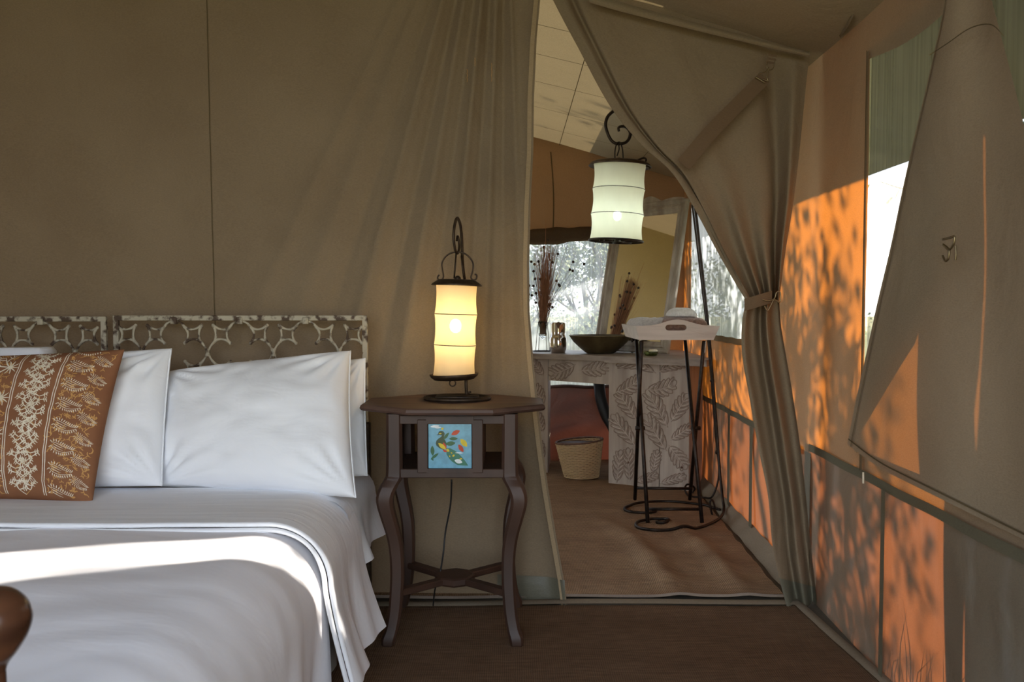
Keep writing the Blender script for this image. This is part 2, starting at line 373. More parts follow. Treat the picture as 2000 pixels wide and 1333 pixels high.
# ================================================================== OUTSIDE
def outside():
    g = MB().grid(60, 60, lambda u, v: ((u * 2 - 1) * 70, -20 + v * 110, -0.05 + (0.12 * nz(u * 25, v * 25) if abs((u * 2 - 1) * 70) > 3 else 0) - 0.0))
    struct('ground', g, M['ground'], 'dry grassy ground outside the tent')
    # shade fly opened above the rear room so sun brightens its roof, its straight eave throws the high shadow on the side wall
    f = MB()
    def fz(x): return 1.95 - 0.28 * (x - 1) if x > -1.4 else 2.622 + 0.28 * (x + 1.4)
    f.grid(40, 30, lambda u, v: ((lambda x, y: (x, y, fz(x) + 0.004 * nz(x * 2, y * 2)))(lerp(-3.6, 1.9, u), lerp(-0.6, 6.3, v))))
    f.f = [q for q in f.f if all(not (f.v[i].y > 2.95 and f.v[i].x < .62) for i in q)]
    struct('trim_1', f, canvas_mat('shade_fly', (.13, .125, .08), (.10, .10, .06), (.006, .006, .004), 0.3), 'olive shade fly above the tent roof')
    p = MB()
    pts = [(-.5, 0), (1.965, 0), (1.985, .62), (2.005, 0), (2.05, 0), (2.17, 1.71), (1.897, 1.71), (1.897, 1.12), (1.905, 1.03), (1.897, .94), (1.890, 1.03), (1.890, 1.71), (-.5, 1.71)]  # added sheet; edge and slits cut to shape the shade on the flap
    p.prism([(1.6, a, b) for a, b in pts], (.004, 0, 0))
    single('shadow_sheet', p, M['roof_canvas'], 'unseen canvas sheet added outside to shade the window flap', 'canvas sheet', (1.6, .8, 0), smooth_=False)

def branch(mb, p, d, r, L, depth, tips, rnd, spread=.55, up=.12):
    n = 5; pts = [p]; q = Vector(p); dd = Vector(d)
    for i in range(n):
        dd = (dd + Vector((rnd.uniform(-1, 1), rnd.uniform(-1, 1), rnd.uniform(-.4, .8))) * .13 + Vector((0, 0, up * .2))).normalized()
        q = q + dd * L / n; pts.append(q.copy())
        if depth <= 1: tips.append((q.copy(), dd.copy()))
    mb.tube(pts, r, 6 if r > .02 else 4, rf=lambda t: 1 - .45 * t)
    if depth <= 0: return
    for k in range(rnd.choice((3, 3, 4))):
        s = rnd.choice(pts[2:]); a = Vector((rnd.uniform(-1, 1), rnd.uniform(-1, 1), rnd.uniform(-.3, .9))).normalized()
        branch(mb, s, (dd * .6 + a * spread * 1.4).normalized(), r * .55, L * rnd.uniform(.6, .8), depth - 1, tips, rnd, spread, up)
def leaves(mb, tips, n, size, spread, rnd):
    for i in range(n):
        c, d = rnd.choice(tips); p = c + Vector((rnd.gauss(0, spread), rnd.gauss(0, spread), rnd.gauss(0, spread)))
        a = Vector((rnd.uniform(-1, 1), rnd.uniform(-1, 1), rnd.uniform(-1, 1))).normalized() * size * rnd.uniform(.6, 1.3)
        b = a.orthogonal().normalized() * size * .32; q = len(mb.v)
        mb.v += [p - a * .5, p + b, p + a * .5, p - b]; mb.f.append((q, q + 1, q + 2, q + 3))
def tree(name, label, x, y, h, r, L, depth, nl, ls, seed, leafmat, cat='tree', lean=(0, 0, 1), spread=.55, ld=.10, stems=1):
    rnd = random.Random(seed); t = thing(name, label, cat, (x, y, -.05)); tips = []
    b = MB()
    for s in range(stems):
        dx = (rnd.uniform(-.3, .3), rnd.uniform(-.3, .3)) if stems > 1 else (0, 0)
        branch(b, Vector((x + dx[0] * .3, y + dx[1] * .3, -.1)), (Vector(lean) + Vector((dx[0], dx[1], 0))).normalized(), r, L, depth, tips, rnd, spread)
    obj('trunk', b, M['bark'], t); lf = MB(); leaves(lf, tips, nl, ls, ld, rnd)
    obj('foliage', lf, leafmat, t, smooth_=False, kind='stuff')

outside()
tree('leafy_tree', 'leafy tree outside the side wall, shadowing the orange canvas', 4.3, 4.05, 3, .075, 1.5, 4, 2100, .10, 3, M['leaf'], lean=(-.05, -.05, 1), ld=.12)
tree('leafy_tree', 'leafy tree outside the rear room side window', 4.6, 5.6, 3, .085, 1.5, 4, 2000, .11, 5, M['leaf'], lean=(-.05, .0, 1), ld=.13)
tree('sapling', 'thin bare sapling outside behind the window flap', 3.4, 2.93, 2, .035, 1.1, 2, 420, .07, 14, M['leaf'], lean=(0, .02, 1), ld=.09)
tree('thorn_tree', 'feathery thorn tree seen through the rear window beside the mirror', 1.50, 16, 3.5, .075, 1.6, 4, 5200, .07, 12, M['leaf_pale'], ld=.10, spread=.7)
tree('thorn_tree', 'low scrubby tree seen through the rear window behind the dried grass', 0.55, 21, 3.5, .06, 1.3, 3, 2600, .10, 21, M['leaf_pale'], ld=.15, stems=3)
k_ = 0
for (x_, y_, s_) in ((-3.5, 22, 5), (3.4, 20, 8), (6.5, 24, 9), (-7, 28, 10)):
    tree('thorn_tree', ['thorn tree far left beyond the rear window', 'thorn tree beyond the rear window behind the mirror', 'distant thorn tree right of the mirror, outside', 'most distant thorn tree outside on the left'][k_],
         x_, y_, 3.5, .09, 1.5, 3, 2200, .13, s_, M['leaf_pale'], ld=.2, stems=2); k_ += 1
hb_ = MB(); rnd = random.Random(8)
for i in range(70):
    y = rnd.uniform(-3, 13); x = rnd.uniform(11.0, 14.5); h_ = rnd.uniform(1.6, 3.2)
    tips = [(Vector((x + rnd.gauss(0, .5), y + rnd.gauss(0, .5), rnd.uniform(0, h_))), 0) for _ in range(22)]
    leaves(hb_, tips, 420, .16, .22, rnd)
single('sky_block_bushes', hb_, M['leaf'], 'dark green leaf mass added outside to cut sky light at the side windows', 'bushes', (12, 5, 0), smooth_=False, kind='stuff')  # added to hold back sky light from the side wall
rnd = random.Random(4); sb = MB()
for i in range(26):
    x = rnd.uniform(-6, 9); y = rnd.uniform(15, 24); tips = [(Vector((x + rnd.gauss(0, .5), y + rnd.gauss(0, .4), rnd.uniform(0, .9))), 0) for _ in range(20)]
    leaves(sb, tips, 420, .10, .14, rnd)
single('scrub', sb, M['leaf_pale'], 'pale hazy scrub beyond the rear window', 'bushes', (1, 19, 0), smooth_=False, kind='stuff')
tg = MB()
for i in range(260):
    y = 1.75 + 1.5 * rnd.random(); x = xw(y) + .10 + rnd.random() * .35; h = rnd.uniform(.08, .34); q = len(tg.v); w = .002; dx, dy = rnd.gauss(0, .05), rnd.gauss(0, .06)
    tg.v += [Vector((x, y - w, -.05)), Vector((x, y + w, -.05)), Vector((x + dx * .4, y + w + dy * .4, h * .6)), Vector((x + dx * .4, y - w + dy * .4, h * .6)), Vector((x + dx, y + dy * 1.4, h))]
    tg.f += [(q, q + 1, q + 2, q + 3), (q + 3, q + 2, q + 4)]
single('grass_tuft', tg, M['drygrass'], 'thin grass growing outside against the foot of the side wall', 'grass', (1.3, 2.4, 0), smooth_=False, kind='stuff')
gb = MB()
for i in range(26000):
    y = 6.6 + 14 * rnd.random() ** 1.3; x = rnd.uniform(-.35, .42) * y + .2; h = rnd.uniform(.18, .75) * (0.5 + .5 * nz(x, y) + .35); h = max(.1, h)
    if y < 9: h *= .55
    w = .006 + .0007 * y; dx = rnd.gauss(0, .12) * h; q = len(gb.v)
    gb.v += [Vector((x - w, y, -.05)), Vector((x + w, y, -.05)), Vector((x + dx, y + rnd.gauss(0, .05), h))]; gb.f.append((q, q + 1, q + 2))
single('dry_grass', gb, M['drygrass'], 'tall pale dry grass behind the rear window', 'grass', (1, 12, 0), smooth_=False, kind='stuff')

# ================================================================== FLOOR, MATS
fl = MB().grid(8, 12, lambda u, v: (lerp(-3.0, 1.12, u), lerp(-.5, 5.6, v), 0))
struct('floor', fl, M['ground_cloth'], 'tent ground sheet')
def near_z(x, y): return .006 + .0015 * (nz(x * 3, y * 5) + 1) + .006 * sm((y - 2.6) / .2) * (nz(x * 2.2, 3) + .3)
nm = thing('sisal_mat', 'brown woven sisal mat with grey bound edge under the bedside table', 'rug', (-.2, 1.3, 0))
def nr(y): return lerp(.985, .950, (y - 2.2) / .6)
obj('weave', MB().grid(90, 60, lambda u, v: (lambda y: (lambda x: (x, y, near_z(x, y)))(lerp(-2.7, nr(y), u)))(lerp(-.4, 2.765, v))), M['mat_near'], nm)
# bound edges: a folded tape along far and right side
yb = lambda x: 2.775 + .012 * sin(x * 3.1) - .03 * math.exp(-((x - .55) / .3) ** 2) * 0
obj('edge_binding', MB().grid(90, 4, lambda u, v: (lambda x: (x, yb(x) + (v - .5) * .045, near_z(x, 2.77) + .006 + .004 * sin(v * pi) + .012 * max(0, nz(x * 2, 7))))(lerp(-2.7, .955, u))), M['binding'], nm)
obj('edge_binding', MB().grid(4, 50, lambda u, v: (lambda y: (nr(y) + (u - .5) * .035, y, near_z(nr(y), y) + .005 + .004 * sin(u * pi)))(lerp(-.4, 2.8, v))), M['binding'], nm)
rm_ = thing('sisal_mat', 'tan wrinkled sisal mat covering the floor of the rear room', 'rug', (.3, 4, 0))
def rear_z(x, y):
    w = .010 * nz(x * 1.4, y * 7) + .006 * nz(x * 3, y * 15)
    for (a, b, s, h) in ((.60, -.42, .05, .030), (.83, -.30, .045, .026)):      # long ridges near the right side
        c = a + b * (y - 2.85) * .45; w += h * math.exp(-((x - c - .03 * sin(y * 4)) / s) ** 2) * sm((4.2 - y) / 1.0) * (.25 + .75 * sm((y - 2.85) / .25))
    return .016 + w + .004 * sin(y * 40 + nz(x, y) * 3) * .3
def rr_(y): return lerp(.925, 1.02, (y - 2.83) / 2.5)
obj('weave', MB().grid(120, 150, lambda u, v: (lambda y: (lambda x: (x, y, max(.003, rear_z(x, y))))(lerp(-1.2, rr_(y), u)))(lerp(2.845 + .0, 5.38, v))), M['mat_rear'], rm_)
obj('edge_binding', MB().grid(90, 3, lambda u, v: (lambda x: (x, 2.842 + .006 * sin(x * 5) - v * .011, max(.003, rear_z(x, 2.845)) + .002 - v * .006))(lerp(-1.2, .925, u))), canvas_mat('pale_binding', (.34, .28, .23), (.27, .22, .18), None, .2), rm_)

# ================================================================== TENT WALLS
LE = [(1062, -60), (1055, 0), (1047, 90), (1042, 200), (1041, 300), (1036, 400), (1033, 520), (1034, 610), (1041, 700), (1049, 780), (1058, 860), (1070, 950), (1085, 1040), (1099, 1120), (1108, 1187)]
def edge_x(z):
    py = 600 - (z - 1) / YB * F_PX; return (xat(LE, py) - 1000) / F_PX * YB
FOLDS = [(-.44, .016, .008), (-.37, .02, .009), (-.315, .012, -.009), (-.265, .017, .016), (-.215, .012, -.012), (-.175, .014, .016), (-.135, .010, -.010), (-.10, .012, .018), (-.065, .009, -.012), (-.035, .010, .014), (-.003, .009, -.010), (.03, .011, .012)]
def back_y(x, z):
    px = 1000 + x / YB * F_PX; py = 600 - (z - 1) / YB * F_PX
    th = atan2(px - 985, py + 420); d = 0
    fade = sm((1250 - py) / 700) * (.5 + .5 * sm((py + 400) / 300))
    for c, s, a in FOLDS: d += 1.12 * a * math.exp(-((th - c) / s) ** 2) * fade
    d += .010 * nz(x * 1.3 + z * .7, z * 1.1) + .0035 * nz(x * 5 + z * 4, z * 3 - x * 2)
    r = x * .62 + z * .78                                      # faint diagonal creases up left
    d += .0045 * nz(r * 14, (z - x) * 1.6, 5) * sm((850 - px) / 250)
    e = edge_x(z) - x
    d += .035 * math.exp(-(e / .03) ** 2) + .012 * sin(min(e, .5) * 38) * math.exp(-e / .16) * sm((z - .05) / .3)
    d += .05 * sm((1000 - py) / -200) * math.exp(-(e / .2) ** 2)
    return YB - d
def back_pt(u, v):
    z = v * 2.1
    for _ in range(3):
        xe = edge_x(z); x = lerp(-2.85, xe, u); z = v * zroof(x)
    return (x, back_y(x, z), z)
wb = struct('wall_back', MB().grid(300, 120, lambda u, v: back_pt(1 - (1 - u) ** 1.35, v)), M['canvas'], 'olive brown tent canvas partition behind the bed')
def on_back(px, py, off=.004):
    p = P(px, py, YB); return Vector((p.x, back_y(p.x, p.z) - off, p.z))
obj('seam', MB().ribbon([on_back(lerp(404, 421, i / 60), lerp(-10, 640, i / 60), .003) for i in range(61)], lambda i: Vector((1, 0, 0)), .0035), M['seam'], wb)
obj('hem', MB().ribbon([on_back(xat(LE, y) - 8, y, .005) for y in range(-20, 1180, 12)], lambda i: Vector((1, 0, 0)), .014), canvas_mat('pale_hem', (.38, .29, .18), (.33, .25, .15), (.05, .025, .01), .1), wb)
obj('hem_band', MB().grid(40, 4, lambda u, v: (lambda x, z: (x, back_y(x, z) - .005, z))(lerp(-.05, edge_x(.05) - .002, u), lerp(.0, .085, v))), M['hem'], wb)
for i_, (px_, py_, l_) in enumerate(((912, 135, 26), (928, 118, 16), (960, 125, 36))):
    obj('scratch', MB().ribbon([on_back(px_ + (k % 2), py_ + k * l_ / 6, .004) for k in range(7)], lambda i: Vector((1, 0, 0)), .0012), M['print_gold'], wb)

# roof
def roof_pt(u, v):
    x = lerp(-2.9, 1.06, u); y = lerp(-.45, YR + .1, v); xx = min(x, xw(y) + .02)
    return (xx, y, zroof(xx) + .006 * nz(xx * 2, y * 2) - .010 * abs(sin(y * 3.1)) * math.exp(-((xx - 1.0) / .25) ** 2))
ce = struct('ceiling', MB().grid(80, 110, roof_pt), M['roof_canvas'], 'sloping canvas tent roof')
for ys in (3.25, 3.62, 4.05, 4.55, 5.0):
    sl = -.0; obj('seam', MB().ribbon([Vector((x, ys + (x - .3) * -.15, zroof(x) - .012)) for x in [lerp(-1.2, 1.02, i / 40) for i in range(41)]], lambda i: Vector((0, 1, 0)), .0045), M['seam'], ce)
for xs in (-.35, .30, .78):
    obj('seam', MB().ribbon([Vector((xs, lerp(2.9, 5.4, i / 50), zroof(xs) - .013)) for i in range(51)], lambda i: Vector((1, 0, 0)), .0035), M['seam'], ce)

# right wall in pieces
def wall_pt(Y, z, amp=1.0, sd=0): return Vector((xw(Y) - amp * (.012 * nz(Y * 2.2 + sd, z * 1.2) + .006 * nz(Y * 7 + sd, z * 1.5)), Y, z))
def wall_rect(mb, y0, y1, z0, z1, nu=30, nv=24, amp=1.0, sd=0, zf=None):
    def f(u, v):
        Y = lerp(y0, y1, u); zz0 = zf(Y) if zf else z0; z = lerp(zz0, z1, v)
        e = 4 * u * (1 - u); e2 = min(1, 6 * v * (1 - v)) ; return wall_pt(Y, z, amp * min(1, e * 2 + .3) * e2, sd)
    return mb.grid(nu, nv, f)
wr = MB()
wall_rect(wr, 2.415, 2.90, .525, 1.87, 30, 70)
wall_rect(wr, -.45, 2.415, .525, .64, 60, 4, .6)
wall_rect(wr, -.45, 2.415, 1.70, 1.90, 60, 6, .4, zf=lambda Y: 1.70 - .03 * abs(sin((Y - 2.41) * 5.2)))
wall_rect(wr, 2.90, 3.35, .497, 1.86, 12, 30)
wall_rect(wr, 5.16, YR + .02, .497, 1.86, 10, 30)
wall_rect(wr, 3.35, 5.16, 1.62, 1.86, 40, 5, .4)
wall_rect(wr, 3.35, 5.16, .497, .835, 60, 12, 1.6, 3)
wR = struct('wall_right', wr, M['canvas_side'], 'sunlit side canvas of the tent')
pv = MB(); wall_rect(pv, -.45, 2.935, .0, .525, 110, 20, 1.7, 9); wall_rect(pv, 2.87, YR + .02, .0, .497, 90, 16, 1.7, 5)
obj('lower_panel', pv, M['pvc'], wR)
def along(y0, y1, z, off, n=60, sag=0): return [Vector((xw(lerp(y0, y1, i / n)) - off, lerp(y0, y1, i / n), z + sag * sin(i * .9) )) for i in range(n + 1)]
def band(name, y0, y1, z, w, off, m, sag=0.0015): obj(name, MB().ribbon(along(y0, y1, z, off, 60, sag), lambda i: Vector((0, 0, 1)), w), m, wR)
band('hem_rail', -.45, 2.86, .522, .026, .012, M['hem']); band('hem_rail', 2.95, YR, .495, .028, .012, M['hem']); band('hem_rail', 3.35, 5.16, .838, .03, .008, M['canvas'])
def vband(name, Y, z0, z1, w, off, m): obj(name, MB().ribbon([Vector((xw(Y) - off, Y, lerp(z0, z1, i / 30))) for i in range(31)], lambda i: Vector((WK, 1, 0)).normalized(), w), m, wR)
vband('seam_band', 2.215, 0, .515, .026, .022, M['hem']); vband('seam_band', 2.412, .53, 1.72, .014, .006, M['canvas']); vband('seam_band', 2.405, .53, 1.72, .005, .012, M['seam'])
for Y_ in (4.72, 4.02, 3.60): vband('seam_band', Y_, 0, .485, .05, .020, M['hem'])
vband('seam_band', 5.16, .84, 1.62, .03, .008, M['canvas'])
vband('seam', 2.80, .03, .5, .004, .024, M['seam'])
# leaf shaped skirting strip at the floor of the rear room
obj('floor_skirt', MB().grid(70, 2, lambda u, v: (lambda Y: (xw(Y) - .008 - .06 * (1 - v), Y, .006 + .05 * v + .01 * nz(Y * 6, 0)))(lerp(2.95, YR - .02, u))), M['binding'], wR)
# screens in the side windows
struct('window_1', MB().grid(60, 30, lambda u, v: (lambda Y, z: (xw(Y) + .006 + .004 * nz(Y * 6, z), Y, z))(lerp(-.45, 2.415, u), lerp(.52, 1.72, v))), M['screen'], 'insect screen window behind the hanging flap')
struct('window_2', MB().grid(60, 20, lambda u, v: (lambda Y, z: (xw(Y) + .004 + .004 * nz(Y * 6, z), Y, z))(lerp(3.33, 5.18, u), lerp(.83, 1.64, v))), M['screen2'], 'tree shadowed insect screen window in the side of the rear room')

# rear wall and its window
re_ = MB()
def rw_rect(x0, x1, z0, z1, nu=16, nv=16, top=False):
    re_.grid(nu, nv, lambda u, v: (lambda x: (lambda z: (x, YR - .02 * nz(x * 2, z * 2) - .006 * nz(x * 8, z * 3), z))(lerp(z0, zroof(x) if top else z1, v)))(lerp(x0, x1, u)))
rw_rect(-1.35, -.62, 0, 0, 10, 30, True); rw_rect(.80, 1.11, 0.49, 0, 12, 30, True); rw_rect(-.62, .80, 1.42, 0, 40, 14, True)
wre = struct('wall_rear', re_, M['rear_canvas'], 'brown canvas end wall of the rear room')
obj('lower_panel', MB().grid(60, 14, lambda u, v: (lambda x, z: (x, YR - .025 * nz(x * 3, z * 2) * (1 - v), z))(lerp(-.62, 1.11, u), lerp(0, .487, v))), M['pvc_shaded'], wre)
obj('sill_hem', MB().tube([Vector((lerp(-.62, .80, i / 30), YR - .008, .487 + .004 * sin(i))) for i in range(31)], .011, 6), M['pvc_shaded'], wre)
obj('seam', MB().ribbon([Vector((.245 + .02 * sin(i * .2), YR - .03, lerp(1.98, 1.45, i / 12))) for i in range(13)], lambda i: Vector((1, 0, 0)), .008), M['seam'], wre)
struct('window_3', MB().grid(20, 20, lambda u, v: (lerp(-.62, .80, u), YR + .012, lerp(.485, 1.44, v))), M['rear_screen'], 'hazy insect screen in the rear window')
# rolled window blind
rb = MB(); pr = []
for i in range(40):
    t = i / 39; x = lerp(-.64, .80, t); pr.append(Vector((x, YR - .075, 1.435 + .026 * t + .010 * sin(t * 9))))
rb.tube(pr, .048, 14, rf=lambda t: 1 + .12 * sin(t * 23) + .06 * sin(t * 61))
rl = single('rolled_blind', rb, canvas_mat('dark_rolled_canvas', (.12, .085, .055), (.09, .06, .04), None, .8), 'dark rolled up canvas blind above the rear window', 'window blind', (0, YR - .07, 1.44))
fw_ = MB()
fw_.grid(20, 12, lambda u, v: (lerp(-2.9, -1.5, u), -.42 + .01 * nz(u * 4, v * 4), v * zroof(lerp(-2.9, -1.5, u))))
fw_.grid(30, 5, lambda u, v: (lambda x: (x, -.42, lerp(zroof(x) - .10, zroof(x), v)))(lerp(-1.5, xw(-.42), u)))
struct('wall_front', fw_, M['canvas'], 'canvas front wall with the open doorway behind the camera')
# rear room left wall, bedroom left wall
struct('wall_left', MB().grid(60, 24, lambda u, v: (lambda y: (-1.30 + .015 * nz(y * 3, v * 3), y, v * zroof(-1.30)))(lerp(4.15, YR + .03, u))), M['left_canvas'], 'canvas side wall of the rear room')
struct('wall_left', MB().grid(40, 20, lambda u, v: (lambda y: (-2.88 + .02 * nz(y * 2, v * 3), y, v * zroof(-2.88)))(lerp(-.45, YB + .02, u))), M['canvas'], 'canvas side wall left of the bed')

# ================================================================== TIED CURTAIN
TIE = (1492, 590)
UL = [(1047, -70), (1085, 10), (1130, 95), (1190, 205), (1250, 280), (1310, 335), (1352, 400), (1400, 490), (1440, 560), (1458, 588)]
UR = [(1583, 98), (1576, 150), (1568, 230), (1560, 310), (1549, 400), (1536, 480), (1527, 545), (1522, 588)]
DL = [(1458, 588), (1450, 625), (1449, 690), (1464, 780), (1482, 880), (1500, 970), (1508, 1060), (1522, 1130), (1537, 1188)]
DR = [(1522, 588), (1526, 640), (1543, 740), (1560, 850), (1573, 960), (1583, 1060), (1592, 1140), (1596, 1182)]
def fold(u, t, n=5.5, ph=0.0, sharp=1.0):
    w = sin(2 * pi * (n * u + ph)); w = w * abs(w) ** (sharp - 1) if sharp != 1 else w
    return w
def cur_up(u, t):
    l = curve(UL, t); r = curve(UR, t); uu = u
    px, py = lerp(l[0], r[0], uu), lerp(l[1], r[1], uu)
    # gathered: pleats deepen towards the tie
    a = .003 + .040 * t ** 4.0
    d = a * fold(u ** 1.3 + .03 * nz(u * 4, t), t, 3.2, .1) + .012 * nz(px * .006, py * .006) + .005 * nz(px * .018, py * .02, 3)
    d += (-.035 * math.exp(-((u - .86) / .04) ** 2) + .03 * math.exp(-((u - .95) / .03) ** 2)) * sm(t * 4)
    d -= .03 * math.exp(-((u - .085) / .016) ** 2)                             # groove beside the hem
    p = P(px, py, YB - .045 - d - .03 * t); lim = xw(p.y) - .004
    if p.x > lim: p.x = lim
    z = zroof(p.x) + .01
    if p.z > z: p.z = z
    return p
def cur_dn(u, t):
    l = curve(DL, t); r = curve(DR, t); px, py = lerp(l[0], r[0], u), lerp(l[1], r[1], u)
    a = .034 * (1 - .30 * t)
    d = a * fold(u ** 1.25 + .05 * nz(u * 3, t * 2), t, 1.9 , .12 + .08 * t, 1.0) + .010 * sin(u * 23 + t * 2) * (1 - t) + .012 * nz(px * .012, py * .004) + .02 * (1 - t) * 0
    p = P(px, py, YB - .075 - d + .03 * t * 0); lim = xw(p.y) - .004
    if p.x > lim: p.x = lim
    if p.z < .004: p.z = .004
    return p
tc = thing('door_curtain', 'brown canvas door curtain tied back in a waist beside the orange side wall', 'curtain', (.85, YB, 0))
obj('upper_drape', MB().grid(150, 130, cur_up), M['canvas'], tc)
obj('lower_drape', MB().grid(80, 110, cur_dn), M['canvas'], tc)
def pushed(f, u, t, off): p = Vector(f(u, t)); q = EYE + (p - EYE) * (1 - off / max(.1, (p - EYE).length)); return q
obj('edge_hem', MB().grid(3, 120, lambda u, v: (lambda p: p)(pushed(cur_up, .002 + u * (.045 + .12 * v * v), v * .985, .010))), M['canvas'], tc)
obj('floor_band', MB().grid(60, 6, lambda u, v: pushed(cur_dn, u * .99 + .003, .875 + v * .122, .006)), M['hem'], tc)
# sewn strap across the curtain
sp = [P(*curve([(1493, 152), (1440, 205), (1385, 262), (1335, 322)], i / 30), YB - .13) for i in range(31)]
sd = (P(1360, 250, 2.7) - P(1340, 232, 2.7)).normalized()
obj('sewn_strap', MB().ribbon([Vector(p) for p in sp], lambda i: sd, lambda t: .044 + .006 * t), M['strap'], tc)
# tie band around the waist
tb = MB()
def tieband(u, v):
    px = lerp(1454, 1508, u); py = lerp(608 - 16 * u, 632 - 16 * u, v) - 24
    return P(px, py, YB - .135 - .012 * sin(u * pi) - .003 * sin(v * pi))
obj('tie_band', tb.grid(16, 4, tieband), M['strap'], tc)
def wire(name, pts, Y, par, r=.0022, m='brass', n=8):
    obj(name, MB().tube([P(*curve(pts, i / (len(pts) * n)), Y) for i in range(len(pts) * n + 1)], r, 6), M[m], par)
wire('tie_hook', [(1489, 585), (1500, 588), (1512, 584), (1517, 571), (1524, 572), (1523, 590), (1512, 586), (1506, 596), (1499, 607), (1493, 598)], YB - .155, tc)
wire('upper_hook', [(1500, 122), (1497, 130), (1503, 136), (1510, 133), (1514, 118)], YB - .14, tc, .002)
wire('upper_hook', [(1482, 144), (1496, 140), (1502, 132), (1498, 150), (1500, 158), (1490, 155)], YB - .145, tc, .002)
for k in range(3):
    obj('webbing_loop', MB().ribbon([P(1500 - k * 1.5, 107 + k * 7, YB - .135), P(1518 - k * 2, 110 + k * 7, YB - .135)], lambda i: Vector((0, 0, 1)), .007), M['strap'], tc)
wire('hem_clasp', [(1476, 151), (1485, 156), (1493, 161)], YB - .142, tc, .0028)

# pleats of roof cloth gathered along the partition top
obj('roof_pleat', MB().grid(60, 6, lambda u, v: (lambda p: Vector((p[0], p[1], p[2])))(P(lerp(1150, 1580, u), lerp(-12, 105, u ** .92) + lerp(-4, 16 * (1 - u * .6), v), YB - .115 - .008 * sin(v * pi)))), M['canvas'], ce)

# ================================================================== HANGING WINDOW FLAP
FL_ = [(1858, -90), (1842, 20), (1816, 140), (1790, 250), (1765, 360), (1740, 480), (1714, 590), (1690, 700), (1668, 800), (1655, 868)]
FR_ = [(1915, -90), (1940, 10), (1972, 130), (2000, 240), (2030, 380), (2065, 560), (2100, 760), (2130, 930), (2150, 1040), (2165, 1120)]
def flap(u, t, off=.05):
    l = curve(FL_, t); r = curve(FR_, t); px = lerp(l[0], r[0], u)
    py = lerp(l[1], r[1], u) + 14 * sin(min(1, u * 6) * pi * .5) * t * 1.2
    o = off + .018 * sin(u * 5.0 + 1.2) * (0.3 + .7 * t) + .012 * nz(px * .006, py * .003) + .02 * math.exp(-(u / .05) ** 2) * 0
    return RW(px, py, o)
fp = thing('window_flap', 'large beige canvas window flap hanging unrolled over the side screen', 'window blind', (.95, 1.9, 1.2))
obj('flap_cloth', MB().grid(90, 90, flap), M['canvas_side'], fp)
fb = [(1846, 20), (1856, 200), (1852, 420), (1838, 560), (1812, 660), (1770, 730), (1720, 810), (1672, 884), (1657, 868), (1692, 700), (1742, 480), (1792, 250)]
obj('folded_edge', MB().prism([RW(x, y, .028) for x, y in fb], (.002, 0, 0)), M['roof_canvas'], fp, smooth_=False)  # hidden second layer, shaped to shade this part of the flap
obj('edge_hem', MB().ribbon([Vector(flap(.012, i / 50, .053)) for i in range(51)], lambda i: Vector((WK, 1, 0)).normalized(), .006), M['canvas'], fp)
obj('bottom_hem', MB().ribbon([Vector(flap(i / 50, .975, .054)) for i in range(51)], lambda i: Vector((0, 0, 1)), .004), M['seam'], fp)
obj('stitching', MB().ribbon([RW(*curve([(1815, 108), (1850, 85), (1895, 55), (1935, 48), (1960, 70)], i / 30), .075) for i in range(31)], lambda i: Vector((0, 0, 1)), .0025), M['seam'], fp)
def wirew(name, pts, off, par, r=.0024):
    obj(name, MB().tube([RW(*curve(pts, i / (len(pts) * 8)), off) for i in range(len(pts) * 8 + 1)], r, 6), M['brass'], par)
wirew('flap_hook', [(1842, 468), (1858, 464), (1864, 463), (1862, 478), (1853, 488), (1842, 478), (1853, 488), (1852, 505), (1846, 510), (1841, 500)], .095, fp)
wirew('flap_hook', [(1866, 480), (1867, 495), (1866, 508)], .09, fp, .002)
obj('toggle', MB().tube([RW(1686, 923, .035), RW(1686, 945, .035)], .0028, 6), M['print_white'], fp)
single('canvas_loop', MB().ribbon([RW(*curve([(1668, 24), (1655, 50), (1640, 72), (1650, 55), (1662, 34)], i / 24), .03 + .01 * sin(i * .3)) for i in range(25)], lambda i: Vector((0, .6, .8)), .012), M['canvas'],
       'small canvas loop hanging at the top right corner of the wall', 'fabric loop', tuple(RW(1655, 50, .03)))

